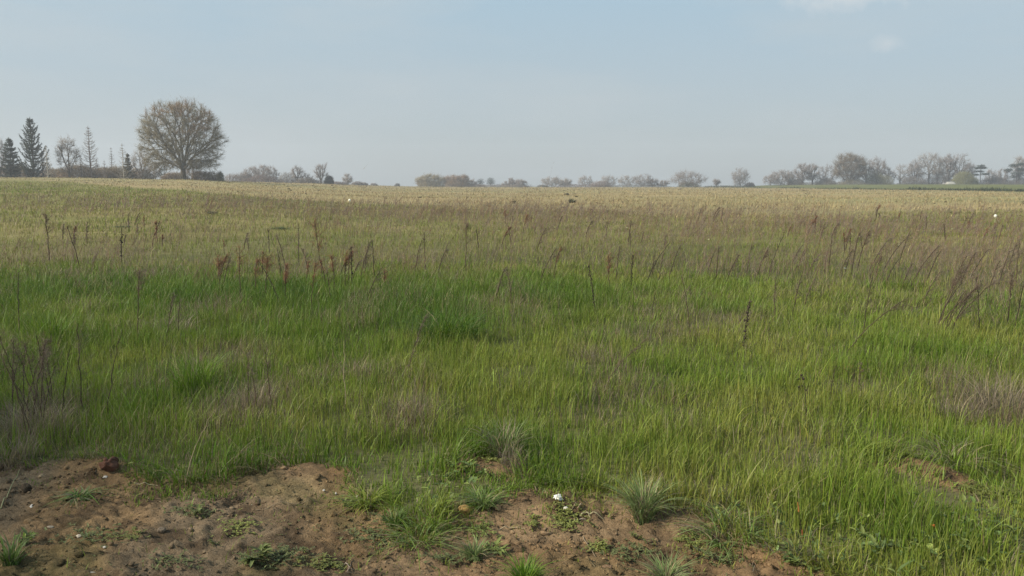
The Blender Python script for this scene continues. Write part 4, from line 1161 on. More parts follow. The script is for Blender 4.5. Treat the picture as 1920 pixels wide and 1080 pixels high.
def bare_tree(name, loc, H, Wd, label, cat='tree', group=None, na=260, trunk=.12, bark=(.10, .085, .07), twig=(.14, .105, .085), tw=.055, ntw=5, tl=.9, rz=None, tr=None, flat=2.2, lump=.38, lean=0, patches=None, cz=None, thick=1.0, shell=.45, upb=.0, low=-1.0, twup=.45, k0=5, frac=.42, e=2.15, skirt=.0):
    root = empty(name, loc); tag(root, label, cat, group)
    rx = Wd / 2; zb = H * trunk
    rz = rz or (H - zb * .6) / 2; cz = cz or H - rz
    att = envelope(na, cz, rx, rz, lump, shell, flat, int(RNG.integers(1000)), low)
    if skirt:
        t_ = np.clip((cz - att[:, 2]) / rz, 0, 1); att[:, :2] *= (1 + skirt * t_ * t_)[:, None]
    lowp = att[:, 2] < zb * .7; att[lowp, 2] = RNG.uniform(zb * .5, zb * 1.6 + rz * .25, lowp.sum()); att[lowp, :2] *= RNG.uniform(.5, 1, lowp.sum())[:, None]
    ns = 5
    lx = lean * zb
    start = [(lx * k / ns + RNG.normal(0, .002 * H), RNG.normal(0, .01), zb * k / ns) for k in range(ns + 1)]
    P, par = grow(att, start, k0, frac)
    r, ch = radii(par, .018 * H / 15, e)
    tr = tr or H * .028
    r = r * np.clip(tr / r[0], .3, 3.0) if r[0] > 0 else r
    r = np.maximum(r * thick, .012)
    mb = MB(); i = np.arange(1, len(P)); rp = np.minimum(r[par[i]], r[i] * 1.6)
    rp[:ns] = r[par[i[:ns]]] * np.where(par[i[:ns]] == 0, 1.35, 1)
    bk = np.asarray(bark)
    ctint = np.exp(RNG.normal(0, .10, (len(i), 1)))
    big = r[i] > tr * .10
    tubes(mb, P[par[i]][big], P[i][big], rp[big], r[i][big], bk * ctint[big], 6)
    mb.build('trunk', MAT_BARK, root)
    cb = MB(); sm = ~big
    tubes(cb, P[par[i]][sm], P[i][sm], np.maximum(rp[sm], tw * .55), np.maximum(r[i][sm], tw * .45), (bk * .5 + np.asarray(twig) * .5) * ctint[sm], 3)
    src = i[sm] if sm.any() else i
    idx = np.repeat(src, ntw)
    dirp = P[idx] - P[par[idx]]; dirp /= np.linalg.norm(dirp, axis=1, keepdims=True) + 1e-9
    out = P[idx] - np.array([0, 0, cz - rz * .5]); out /= np.linalg.norm(out, axis=1, keepdims=True) + 1e-9
    q = RNG.random(len(idx))[:, None]
    a = P[par[idx]] * (1 - q) + P[idx] * q
    v = dirp * .5 + out * .45 + RNG.normal(0, .6, (len(idx), 3)); v[:, 2] += twup; v /= np.linalg.norm(v, axis=1, keepdims=True)
    L = tl * np.exp(RNG.normal(0, .35, len(idx)))
    tc = np.broadcast_to(np.asarray(twig, float), (len(idx), 3)).copy()
    if patches is not None:
        m = sstep(.48, .62, fbm(a[:, 0] + a[:, 1] * .5, a[:, 2] + a[:, 1] * .3, 3.4, 301, 3))[:, None] * sstep(cz - rz * .2, cz + rz * .2, a[:, 2])[:, None]
        tc = tc * (1 - m) + np.asarray(patches) * m
    ribbons(cb, a, a + v * L[:, None], tw * np.exp(RNG.normal(0, .2, len(idx))), tc * np.exp(RNG.normal(0, .18, (len(idx), 1))))
    # finest sprays from twig middles
    if ntw >= 4:
        j = RNG.random(len(idx)) < .6; b0 = (a + v * L[:, None] * .55)[j]
        v2 = v[j] + RNG.normal(0, .6, (j.sum(), 3)); v2 /= np.linalg.norm(v2, axis=1, keepdims=True)
        ribbons(cb, b0, b0 + v2 * (L[j] * .6)[:, None], tw * .8, tc[j] * np.exp(RNG.normal(0, .18, (j.sum(), 1))))
    cb.build('crown', MAT_TWIG, root)
    return root

def conifer(name, loc, H, Wd, label, group=None, nw=26, col=(.030, .042, .022), sweep=.35, gap=.0, power=1.0, dens=1.0, bare=False, base=.03, nl=.34, cat='tree', bark=(.09, .07, .055), tw=.05):
    root = empty(name, loc); tag(root, label, cat, group)
    mb = MB(); pts = [(RNG.normal(0, .004 * H), RNG.normal(0, .004 * H), H * k / 9 * .97) for k in range(10)]
    polytube(mb, pts, H * .017, H * .003, bark, 6); mb.build('trunk', MAT_BARK, root)
    cb = MB(); A = []; B = []; C = []
    for w in range(nw):
        f = (w + RNG.uniform(-.3, .3)) / nw; f = min(max(f, 0), .985)
        z0 = H * (base + (1 - base) * f * .97)
        R0 = Wd / 2 * (1 - f) ** power * RNG.uniform(.75, 1.1) + .12
        nb = int(RNG.integers(4, 8)); a0 = RNG.uniform(0, 6.28)
        for b in range(nb):
            if RNG.random() < gap: continue
            az = a0 + b * 6.28 / nb + RNG.normal(0, .25); L = R0 * RNG.uniform(.55, 1.18)
            t = np.linspace(0, 1, 7)
            hx = L * t; dz = L * (-.18 * np.sin(t * 2.2) + sweep * t ** 2.2 + (.35 * t if bare else 0)) * RNG.uniform(.7, 1.3)
            p = np.stack([hx * math.cos(az), hx * math.sin(az), z0 + dz], 1)
            rr = np.linspace(.03, .012, 7) * (H / 13) * (1.8 if bare else 1)
            tubes(cb, p[:-1], p[1:], np.maximum(rr[:-1], tw * .45), np.maximum(rr[1:], tw * .3), np.asarray(bark) * (.8 if not bare else 1.1), 3)
            n = int((60 if not bare else 16) * dens * (L / 2 + .25))
            q = RNG.uniform(.08, 1, n); k = np.minimum((q * 6).astype(int), 5); fr = (q * 6 - k)[:, None]
            a = p[k] * (1 - fr) + p[k + 1] * fr
            v = RNG.normal(0, 1, (n, 3)) * np.array([1, 1, .6]) + np.array([math.cos(az), math.sin(az), .25])
            v /= np.linalg.norm(v, axis=1, keepdims=True)
            l = nl * (H / 13) * np.exp(RNG.normal(0, .3, n)) * (1.15 - .4 * q)
            A.append(a); B.append(a + v * l[:, None]); C.append(np.asarray(col) * np.exp(RNG.normal(0, .3, (n, 1))))
    # leader
    n = int(30 * dens) if not bare else 8
    zz = H * RNG.uniform(.82, 1.0, n); a = np.stack([0 * zz, 0 * zz, zz * .98], 1); v = RNG.normal(0, 1, (n, 3)) * .6 + np.array([0, 0, .7]); v /= np.linalg.norm(v, axis=1, keepdims=True)
    A.append(a); B.append(a + v * (nl * .8 * H / 13)); C.append(np.asarray(col) * np.ones((n, 1)))
    A, B, C = map(np.concatenate, (A, B, C))
    ribbons(cb, A, B, tw * (1.9 if not bare else .8), C)
    cb.build('crown', MAT_NEEDLE if not bare else MAT_TWIG, root)
    return root

def pad_tree(name, loc, H, Wd, label, pads, group=None, col=(.034, .044, .026), n=420, trunk_c=(.10, .07, .055), w=.16, l=.55):
    """pine: trunk, a few limbs and separate pads of needle clumps; pads = (dx, z, rx, rz) as shares of width and height"""
    root = empty(name, loc); tag(root, label, 'tree', group)
    mb = MB(); top = max(p[1] for p in pads) * H
    pts = np.array([(RNG.normal(0, .01 * H), RNG.normal(0, .01 * H), top * k / 6) for k in range(7)]); pts[0, :2] = 0
    polytube(mb, pts, H * .022, H * .008, trunk_c, 6); cb = MB()
    for (dx, zf, rx, rz) in pads:
        c = np.array([dx * Wd, RNG.normal(0, .18) * Wd, zf * H])
        zz = np.clip(c[2] - .06 * H, 0, top); m = np.array([0, 0, zz])
        polytube(mb, [m, (m + c) / 2 + np.array([0, 0, -.01 * H]), c], H * .008, H * .004, trunk_c, 5)
        v = RNG.normal(0, 1, (n, 3)); v /= np.linalg.norm(v, axis=1, keepdims=True)
        r = RNG.random(n)[:, None] ** .45
        a = c + v * r * np.array([rx * Wd, rx * Wd, rz * H]) * (1 + .5 * (fbm(v[:, 0] * 3 + zf * 9, v[:, 2] * 3 + dx * 9, 1, 7, 2)[:, None] - .5))
        d = v * .6 + RNG.normal(0, .6, (n, 3)) + np.array([0, 0, .3]); d /= np.linalg.norm(d, axis=1, keepdims=True)
        ribbons(cb, a, a + d * l * H / 10 * np.exp(RNG.normal(0, .3, (n, 1))), w * H / 10, np.asarray(col) * np.exp(RNG.normal(0, .28, (n, 1))))
    mb.build('trunk', MAT_BARK, root); cb.build('crown', MAT_NEEDLE, root)
    return root

def bush(name, loc, H, Wd, label, col=(.13, .10, .07), col2=None, n=1500, group=None, w=.07, l=.7, cat='bush', lump=.3, sed=None):
    root = empty(name, loc); tag(root, label, cat, group)
    rx = Wd / 2; st = MB(); cb = MB(); ns = max(6, int(Wd * 2.2))
    b = np.stack([RNG.uniform(-.8, .8, ns) * rx, RNG.uniform(-.5, .5, ns) * rx, np.full(ns, -.3)], 1)
    az = RNG.uniform(0, 6.28, ns)
    e = b * np.array([1.05, 1.05, 0]) + np.stack([np.cos(az) * .22 * rx, np.sin(az) * .22 * rx, H * RNG.uniform(.5, .85, ns) * np.sqrt(np.maximum(.05, 1 - (b[:, 0] / rx) ** 2))], 1)
    tubes(st, b, e, .035 * H / 4, .018 * H / 4, np.asarray(col) * .8, 4); st.build('stem', MAT_BARK, root)
    p = envelope(int(n * 1.25), 0, rx, H * .97, lump, .45, 2.3, int(RNG.integers(999)), -.05)[:n]
    p[:, 2] = np.abs(p[:, 2]) * .93
    n = len(p)
    v = p / np.array([rx, rx, H]) ; v[:, 2] += .35; v = v + RNG.normal(0, .5, (n, 3)); v /= np.linalg.norm(v, axis=1, keepdims=True)
    k = (RNG.random(n) < .5)[:, None] if col2 is None else (fbm(p[:, 0], p[:, 2], Wd * .25, 13, 2) > .5)[:, None]
    c2 = np.asarray(col2 if col2 is not None else np.asarray(col) * 1.25)
    cc = np.where(k, np.asarray(col), c2) * 1.25 * np.exp(RNG.normal(0, .2, (n, 1)))
    L = l * np.exp(RNG.normal(0, .3, (n, 1)))
    ribbons(cb, p - v * L * .5, p + v * L * .5, w * np.exp(RNG.normal(0, .2, n)), cc)
    cb.build('twigs', MAT_TWIG, root)
    return root

def place(px, top, wpx, Y):
    x, y, z = at_depth(px, Y)
    return (x, y, z - .05), z_at(px, top, Y) - z, wpx / F * Y / CP

G_L, G_H = 'trees around the big oak', 'trees along the far field edge'
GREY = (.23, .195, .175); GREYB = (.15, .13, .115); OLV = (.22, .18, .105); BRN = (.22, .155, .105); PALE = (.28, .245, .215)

def BT(px, top, w, Y, label, group=G_H, **k):
    loc, H, Wd = place(px, top, w, Y)
    far = Y / 178.0
    d = dict(na=200, tw=.022 * far, ntw=5, tl=.10 * (H + Wd) / 2 + .25, twig=GREY, bark=GREYB); d.update(k)
    return bare_tree('bare_tree', loc, H, Wd, label, 'tree', group, **d)
def BU(px, top, wpx, Y, label, name='bush', **k):
    loc, H, Wd = place(px, top, wpx, Y)
    d = dict(w=.042 * Y / 178, l=.16 * H + .3, n=int(600 + 36 * wpx)); d.update(k)
    return bush(name, loc, H, Wd, label, **d)
def CF(px, top, wpx, Y, label, group=G_L, name='conifer', **k):
    loc, H, Wd = place(px, top, wpx, Y); return conifer(name, loc, H, Wd, label, group, **k)

# the big oak
loc, H, Wd = place(345, 187, 146, 178)
loc = (loc[0], loc[1], loc[2])
bare_tree('oak_tree', loc, H * .985, Wd, 'big round-crowned bare oak with olive-brown twigs standing alone above the tan field', 'tree', None, na=2700, trunk=.16, bark=(.115, .098, .068), twig=(.19, .16, .09), tw=.021, ntw=5, tl=.78,
          rz=H * .475, cz=H * .525, flat=2.35, lump=.22, tr=.55, patches=(.21, .13, .06), shell=.38, low=-.97, twup=.25, k0=9, frac=.34, e=2.5, skirt=.32)

# plantation on the rise beside the oak
BT(1, 252, 34, 176, 'bare tree cut off by the frame edge beside the broad dark conifer', G_L, trunk=.1, flat=1.9)
CF(23, 256, 52, 174, 'broad dark shaggy conifer, shorter of the two big dark ones', nw=24, sweep=.3, power=.75, gap=.1, dens=2.2, nl=.5)
CF(65, 217, 58, 175, 'tallest dark conifer with ragged upswept branches', nw=30, sweep=.95, power=.7, gap=.3, dens=1.9, nl=.36)
CF(82, 272, 30, 177, 'dark side conifer leaning against the tallest dark one', nw=18, sweep=.8, power=.7, gap=.3, dens=.8)
CF(91, 270, 26, 172, 'slender birch with a white trunk beside the tallest dark conifer', name='birch', bare=True, nw=15, sweep=.3, power=.6, col=(.24, .205, .18), bark=(.40, .37, .31), nl=.6, tw=.028, dens=.8)
BU(116, 312, 18, 230, 'small dark round evergreen far behind the birch and the larch', 'evergreen_bush', col=(.05, .06, .05), col2=(.035, .045, .035), w=.12)
BT(131, 255, 40, 178, 'bare pale tree with upswept limbs between birch and tall larch', G_L, trunk=.12, na=170, flat=1.8, twig=PALE, tw=.035, upb=.3, tr=.2)
CF(172, 233, 42, 178, 'tallest leafless larch with rising whorled branches', name='larch', bare=True, nw=20, sweep=.35, power=.75, col=(.20, .165, .14), bark=(.17, .135, .115), nl=.55, tw=.04, dens=.9)
CF(154, 288, 18, 179, 'young leafless larch just in front of the tallest larch', name='larch', bare=True, nw=12, col=(.18, .145, .12), bark=(.15, .12, .10), nl=.6, tw=.04)
CF(184, 296, 22, 182, 'small leafless larch just behind the tallest larch', name='larch', bare=True, nw=12, col=(.18, .145, .12), bark=(.15, .12, .10), nl=.6, tw=.04)
CF(198, 299, 14, 184, 'narrow leafless larch between two taller thin ones', name='larch', bare=True, nw=11, col=(.17, .14, .12), bark=(.14, .115, .10), nl=.6, tw=.04)
CF(212, 274, 22, 186, 'thin tall pale larch next to the white trunked one', name='larch', bare=True, nw=14, col=(.21, .18, .16), bark=(.19, .16, .14), nl=.55, tw=.032, dens=.8)
CF(233, 266, 34, 176, 'thin larch with a white trunk in front of the olive conifer', name='larch', bare=True, nw=15, col=(.21, .18, .15), bark=(.34, .31, .26), nl=.55, tw=.03, dens=.9)
CF(242, 286, 28, 179, 'small olive green conifer close to the big oak', nw=18, col=(.10, .085, .035), sweep=.25, power=.9, dens=2.8, nl=.5)
BT(266, 286, 40, 184, 'thin grey bare tree half behind the crown of the oak', G_L, trunk=.12, na=150, twig=PALE, tw=.035)
CF(309, 303, 28, 196, 'small dark conifer seen under the oak crown', nw=13, dens=1.3, power=.8)
BU(413, 318, 15, 182, 'dark olive ivy-clad stump bush at the right edge of the oak crown', 'shrub', col=(.10, .095, .055), col2=(.13, .12, .07))
BT(292, 305, 26, 205, 'spindly bare sapling between the oak trunk and the small dark conifer', G_L, na=80, tw=.04, twig=PALE)
BT(362, 300, 30, 200, 'spindly bare sapling behind the oak trunk on the tan field side', G_L, na=90, tw=.04)
for (px, top, w, lab) in ((30, 308, 80, 'brown scrub at the foot of the broad dark conifer'), (105, 313, 56, 'low brown scrub at the foot of the white birch'), (150, 305, 70, 'reddish brown scrub under the pale upswept tree'),
                          (196, 311, 64, 'brown scrub below the tallest larch'), (222, 309, 44, 'thin scrub around the white trunked larch'), (262, 313, 46, 'grey brown scrub left of the oak trunk'),
                          (330, 322, 50, 'brown scrub right behind the oak trunk'), (386, 320, 56, 'brown scrub under the drooping side of the oak')):
    BU(px, top, w, 186 + RNG.uniform(-4, 6), lab, 'scrub', col=(.135, .10, .068), col2=(.155, .12, .075), group='scrub below the plantation', n=int(1100 + 55 * w))

# hedgerow right of the oak
BU(446, 322, 50, 285, 'purplish brown hedge scrub next to the oak', 'scrub', col=(.13, .105, .09), n=1800)
BU(462, 320, 34, 292, 'round grey scrub in the hedgerow past the oak', 'scrub', col=(.12, .105, .095), n=1200)
BT(476, 313, 36, 290, 'spreading bare tree, first of three joined crowns past the oak', trunk=.15)
BT(492, 311, 34, 288, 'spreading bare tree, middle of three joined crowns past the oak', trunk=.2)
BT(508, 313, 30, 286, 'spreading bare tree, last of three joined crowns past the oak', trunk=.15)
BU(492, 326, 70, 282, 'dark reddish scrub under the three joined crowns', 'scrub', col=(.12, .092, .08), n=2200)
BU(540, 322, 40, 300, 'grey scrub left of the gnarled tree', 'scrub', col=(.125, .11, .095), n=1400)
BT(558, 309, 26, 280, 'gnarled pollarded tree with stubby dark limbs', na=60, ntw=6, thick=1.7, bark=(.075, .068, .06), trunk=.3, tl=.8)
BT(573, 322, 28, 281, 'leaning side bough of dark twigs beside the gnarled tree', na=60, bark=(.075, .068, .06), trunk=.1, lean=.6, thick=1.5)
BU(576, 332, 44, 276, 'low dark brush at the foot of the gnarled tree', 'scrub', col=(.105, .092, .08))
BT(602, 308, 27, 276, 'upright gnarled bare tree standing free past the pollarded one', na=90, thick=1.4, bark=(.08, .072, .062), trunk=.18)
BU(617, 328, 17, 278, 'dark pointed evergreen bush beside the upright gnarled tree', 'evergreen_bush', col=(.055, .062, .055), col2=(.045, .05, .045), w=.14)
BU(632, 340, 40, 300, 'lowest hedge scrub tapering off after the gnarled trees', 'scrub', col=(.13, .11, .10))
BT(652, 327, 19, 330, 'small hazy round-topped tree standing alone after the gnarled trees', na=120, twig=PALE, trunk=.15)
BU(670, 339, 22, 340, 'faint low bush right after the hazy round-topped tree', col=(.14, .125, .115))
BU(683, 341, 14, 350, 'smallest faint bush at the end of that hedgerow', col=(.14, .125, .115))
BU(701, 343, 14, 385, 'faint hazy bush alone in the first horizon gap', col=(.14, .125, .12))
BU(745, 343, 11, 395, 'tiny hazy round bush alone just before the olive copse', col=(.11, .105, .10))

# copse in the centre
BT(808, 328, 52, 392, 'broad olive-brown copse tree with a pale trunk, left of the twin copse', na=420, twig=OLV, trunk=.08, ntw=6)
BT(791, 337, 24, 396, 'small grey tree leaning on the olive-brown copse', na=120, trunk=.1)
BU(808, 338, 50, 388, 'olive brush filling the foot of the olive-brown copse', col=(.135, .11, .065), n=2400)
BT(857, 329, 48, 394, 'dense brown round copse tree, right of the twin copse', na=460, twig=BRN, trunk=.06, ntw=7)
BU(855, 336, 48, 389, 'dense brown brush filling the foot of the round copse', col=(.15, .108, .07), n=2600)
BT(886, 337, 20, 400, 'pale grey thin tree between the brown copse and the dark pines', na=110, twig=PALE, trunk=.1)
BU(890, 344, 44, 398, 'pale pinkish brush in front of the first dark pine', 'scrub', col=(.15, .115, .095))
pad_tree('dark_pine', *place(901, 334, 15, 402), 'dark round-headed pine, narrower of the pair in the copse', ((0, .78, .42, .2), (-.15, .6, .38, .16), (.15, .55, .36, .16), (0, .4, .4, .15)), 'dark pines in the copse', n=300, w=.2, l=.5)
pad_tree('dark_pine', *place(920, 332, 19, 402), 'dark round-headed pine, larger of the pair in the copse', ((0, .8, .36, .18), (-.12, .62, .42, .18), (.16, .6, .38, .18), (-.1, .4, .4, .16), (.15, .38, .38, .15)), 'dark pines in the copse', n=300, w=.2, l=.5)
pad_tree('dark_pine', *place(936, 343, 15, 402), 'low dark pine just right of the larger round-headed pine', ((-.25, .6, .25, .3), (.2, .7, .3, .25), (.05, .4, .4, .25)), 'dark pines in the copse', n=200, w=.16, l=.5)
pad_tree('dark_pine', *place(990, 342, 16, 404), 'low dark pine at the end of the copse', ((-.1, .7, .3, .3), (.2, .5, .35, .25), (-.25, .4, .3, .2)), 'dark pines in the copse', n=200, w=.16, l=.5)
BT(949, 341, 18, 400, 'small grey tree directly right of the low dark pine', na=100, trunk=.15)
BT(961, 334, 18, 401, 'upright grey tree with open top in the copse', na=110, trunk=.2)
BT(976, 337, 24, 399, 'rounded grey tree next to the last low pine', na=140, trunk=.12)
BU(962, 345, 60, 396, 'low grey brush under the grey copse trees', 'scrub', col=(.135, .115, .10))
# hedgerow right of the centre
BU(1018, 346, 22, 404, 'dark low bush starting the next hedgerow', col=(.09, .085, .075))
BT(1034, 332, 38, 400, 'wide pale grey domed tree at the start of the next hedgerow', na=230, trunk=.12, twig=PALE)
BT(1058, 335, 30, 402, 'lower grey tree merging with the wide domed one', na=170, trunk=.1, twig=PALE)
BU(1090, 344, 110, 404, 'long low purplish hedge under the pale trees', 'hedge', col=(.135, .11, .10), n=2600)
BT(1098, 330, 27, 402, 'pale grey tree with a clear white trunk above the low hedge', na=150, trunk=.18, twig=PALE, bark=(.17, .155, .135))
BU(1126, 338, 40, 398, 'rounded brown bush above the low hedge', col=(.14, .105, .085), n=1800)
BT(1142, 330, 30, 402, 'tall pale tree behind the rounded brown bush', na=160, trunk=.15, twig=PALE)
BT(1174, 330, 32, 400, 'forked pale tree with daylight under its crown', na=150, trunk=.18, twig=PALE)
BT(1206, 328, 36, 398, 'darker grey spreading tree with a short trunk', na=220, trunk=.15)
BT(1224, 336, 22, 399, 'small grey tree leaning on the darker spreading one', na=110, trunk=.1)
BT(1244, 338, 22, 401, 'low wide grey tree with daylight below at the hedgerow end', na=110, trunk=.2)
BU(1190, 345, 140, 404, 'thin low hedge line under the spreading grey trees', 'hedge', col=(.10, .09, .075), n=2400)
BT(1290, 321, 62, 385, 'wide fan-shaped multi-stemmed tree standing free', na=330, trunk=.06, flat=1.9, twig=GREY, thick=1.2)
BU(1292, 340, 44, 384, 'dark olive brush in the base of the fan-shaped tree', col=(.105, .095, .055), n=1800)
BT(1344, 336, 15, 385, 'tiny wind-shaped tree alone on the skyline', na=90, trunk=.4, lean=-.15, lump=.4, bark=(.09, .08, .07))
BT(1388, 316, 36, 386, 'conical grey tree standing alone on the skyline', na=240, trunk=.1, flat=1.7, cz=None)
BU(1407, 341, 16, 386, 'small grey bush attached to the conical grey tree', col=(.12, .105, .095))
BU(1372, 347, 110, 388, 'dark low hedge line under the conical grey tree', 'hedge', col=(.07, .07, .045), n=2400)
# wood edge on the rise
BT(1445, 329, 30, 392, 'low grey tree opening the wood edge on the rise', na=150, trunk=.08)
BT(1464, 320, 44, 390, 'broad domed grey tree near the start of the wood edge', na=280, trunk=.1)
BT(1480, 322, 22, 393, 'pale thin tree behind the broad domed one', na=100, trunk=.15, twig=PALE)
BU(1492, 334, 32, 391, 'grey bush between the domed tree and the two dark trunks', col=(.125, .11, .10))
BT(1504, 306, 30, 388, 'dark-trunked tree with a lumpy crown, first of two close ones', na=170, trunk=.18, bark=(.075, .066, .06), thick=1.35, lump=.4)
BT(1523, 307, 27, 389, 'dark-trunked tree with a lumpy crown, second of two close ones', na=160, trunk=.22, bark=(.075, .066, .06), thick=1.35, lump=.4)
BT(1550, 311, 32, 391, 'narrow grey tree with two thin dark stems', na=170, trunk=.15)
BU(1548, 333, 40, 390, 'grey scrub around the two thin dark stems', 'scrub', col=(.125, .112, .10))
BT(1593, 291, 56, 384, 'large dense round olive-brown tree, thickest in the wood edge', na=620, trunk=.15, twig=(.15, .115, .075), ntw=6, bark=(.09, .078, .06))
BU(1600, 334, 50, 383, 'pale olive brush under the dense round tree', col=(.16, .14, .095))
BT(1622, 300, 26, 390, 'bare tree leaning away from the dense round tree', na=90, trunk=.18, lean=.25, thick=1.3)
BT(1643, 296, 32, 388, 'bare round-topped tree above the olive bush', na=170, trunk=.3, thick=1.1)
BT(1662, 312, 22, 389, 'bent bough crown at the side of the round-topped tree', na=80, trunk=.3, lean=.3, thick=1.2)
BU(1640, 318, 34, 386, 'tall greenish willow bush below the round-topped tree', col=(.145, .14, .075), col2=(.125, .12, .065))
BU(1655, 325, 36, 384, 'wide dark olive willow bush beside the tall greenish one', col=(.115, .11, .065), col2=(.14, .13, .08))
BT(1688, 309, 34, 389, 'pale tree leaning over an open gap in the wood', na=150, trunk=.18, lean=-.2, twig=PALE)
BT(1714, 302, 32, 388, 'crooked dark-stemmed tree after the open gap', na=150, trunk=.18, thick=1.3, bark=(.085, .075, .068))
BU(1712, 330, 48, 386, 'grey thicket at the foot of the crooked dark-stemmed tree', 'scrub', col=(.115, .102, .092))
BT(1741, 286, 42, 390, 'tallest pale airy tree with several trunks in the wood edge', na=230, trunk=.3, twig=PALE, flat=2.6)
BT(1757, 296, 24, 391, 'thin pale tree joined to the tallest airy tree', na=100, trunk=.3, twig=PALE)
BT(1778, 290, 30, 387, 'tall dark-stemmed tree behind the white covered stack', na=180, trunk=.22, thick=1.3, bark=(.085, .075, .068))
BT(1797, 288, 36, 388, 'tall grey tree above the green round bush', na=200, trunk=.3)
BT(1815, 304, 22, 390, 'slim grey tree with upswept branches behind the green round bush', na=100, trunk=.3, upb=.3)
BU(1762, 328, 60, 392, 'grey thicket under the tall wood-edge trees', 'scrub', col=(.125, .11, .10))
BU(1806, 318, 40, 380, 'round olive-green willow bush, greenest in the wood edge', col=(.155, .15, .06), col2=(.135, .13, .055), n=3200, lump=.15)
BU(1826, 332, 18, 381, 'low olive shoulder bush beside the greenest round bush', col=(.15, .14, .065))
pl = place(1837, 309, 26, 384)
pad_tree('scots_pine', pl[0], pl[1], pl[2], 'flat-topped pine with separate dark tiers and a bare trunk', ((0, .94, .26, .06), (-.2, .84, .22, .045), (.18, .85, .3, .05), (-.3, .52, .26, .04), (.25, .55, .34, .05), (0, .68, .3, .05)), None, n=240, w=.16, l=.55, trunk_c=(.075, .06, .055))
BT(1858, 318, 24, 388, 'low grey tree beside the flat-topped pine', na=110, trunk=.2)
BT(1880, 318, 24, 389, 'low grey tree between the two dark pines', na=110, trunk=.2)
BU(1868, 330, 60, 391, 'grey-brown thicket between the two dark pines', 'scrub', col=(.115, .10, .09))
pl = place(1905, 306, 30, 384)
pad_tree('scots_pine', pl[0], pl[1], pl[2], 'dark spreading pine near the frame edge', ((-.1, .9, .3, .08), (.2, .95, .2, .05), (-.3, .7, .25, .07), (.25, .72, .3, .07), (0, .55, .36, .08), (.1, .4, .34, .07)), None, n=280, w=.16, l=.55, trunk_c=(.075, .06, .055))
BT(1909, 293, 26, 390, 'pale bare tree rising behind the dark spreading pine', na=120, trunk=.3, twig=PALE)
BT(1928, 300, 40, 388, 'bare tree cut off by the frame edge beyond the dark spreading pine', na=150, trunk=.2)
BU(1915, 332, 40, 386, 'dark brush below the dark spreading pine', 'scrub', col=(.10, .09, .08))
BU(1560, 340, 190, 394, 'long dark hedge base under the first half of the wood edge', 'hedge', col=(.10, .09, .075), n=3600)
BU(1800, 340, 260, 396, 'long dark hedge base under the second half of the wood edge', 'hedge', col=(.105, .092, .08), n=4200)

BU(895, 345, 215, 410, 'low even hedge line running behind the whole copse', 'hedge', col=(.125, .105, .09), n=3600)
BU(540, 335, 210, 305, 'long low hedge line behind the gnarled trees', 'hedge', col=(.125, .105, .095), n=3600)

# white covered stack at the foot of the wood
def stack():
    (x, y, z), H, Wd = place(1782, 340.5, 17, 372)
    root = empty('covered_stack', (x, y, z)); tag(root, 'small pale covered stack at the foot of the tall bare trees', 'stack')
    n, m = 13, 7; u = np.linspace(-1, 1, n); v = np.linspace(-1, 1, m); U, Vv = np.meshgrid(u, v)
    hh = H * (1 - .55 * np.abs(U) ** 5) * (1 - .35 * np.abs(Vv) ** 4) * (.86 + .22 * (vnoise(U * 2.5, Vv * 2, 4))); hh[:, -2:] *= .8
    edge = (np.abs(U) > .99) | (np.abs(Vv) > .99); hh = np.where(edge, .25, hh)
    P = np.stack([U * Wd / 2, Vv * Wd * .3, hh], -1).reshape(-1, 3)
    i = (np.arange(m - 1)[:, None] * n + np.arange(n - 1)[None]).ravel()
    mb = MB(); mb.add(P, np.stack([i, i + 1, i + n + 1, i + n], 1), (.38, .365, .31)); mb.build('cover_sheet', MAT_STONE, root)
    for k in range(7):
        cx = (-.86 + .285 * k) * Wd / 2; s = Wd * .065
        b = MB(); V, Fc = ico_sub(1); b.add(V * np.array([s, Wd * .27, H * .3]) + np.array([cx, 0, H * .28]), Fc, (.35, .31, .25))
        b.build('bale', MAT_DRY, root)
    loc, H2, W2 = place(1770, 342.5, 6, 374)
    stv = MB(); V, Fc = ico_sub(2); stv.add(V * np.array([W2 / 2, W2 / 3, H2 * .55]) + np.array([0, 0, H2 * .45]), Fc, (.32, .30, .28))
    o = stv.build('boulder', MAT_STONE); o.location = loc; tag(o, 'small grey block beside the pale covered stack', 'boulder')
stack()

# leafy trees added outside the view, on the sunny side, to shade the near corner
def shade_tree(x, y, H, Wd, label):
    z = gz1(x, y)
    root = empty('unseen_shade_tree', (x, y, z)); tag(root, label, 'tree')
    cz, rx, rz = H * .6, Wd / 2, H * .4
    att = envelope(700, cz, rx, rz, .3, .5, 2.2, 5)
    st = [(0, 0, H * .05 * k) for k in range(5)]
    P, par = grow(att, st); r, ch = radii(par, .02, 2.2); r = np.maximum(r * .2 / r[0], .015)
    i = np.arange(1, len(P)); mb = MB(); tubes(mb, P[par[i]], P[i], r[par[i]], r[i], (.10, .085, .065), 5); mb.build('trunk', MAT_BARK, root)
    idx = np.repeat(np.where(r < .05)[0], 8); q = P[idx] + RNG.normal(0, .3, (len(idx), 3)); n = len(q)
    cb = MB(); leaves(cb, q, .12 * np.exp(RNG.normal(0, .25, n)), .075, RNG.uniform(0, 6.28, n), RNG.uniform(-.7, .7, n), np.array([.05, .08, .025]) * np.exp(RNG.normal(0, .25, (n, 1))))
    cb.build('crown', MAT_LEAF, root)
shade_tree(-14.9, .1, 9.5, 9.5, 'unseen dark leafy tree added to shade the corner of the bare soil')
shade_tree(-20.5, 4.8, 10.5, 9.0, 'second unseen leafy tree added further along to shade the near grass')

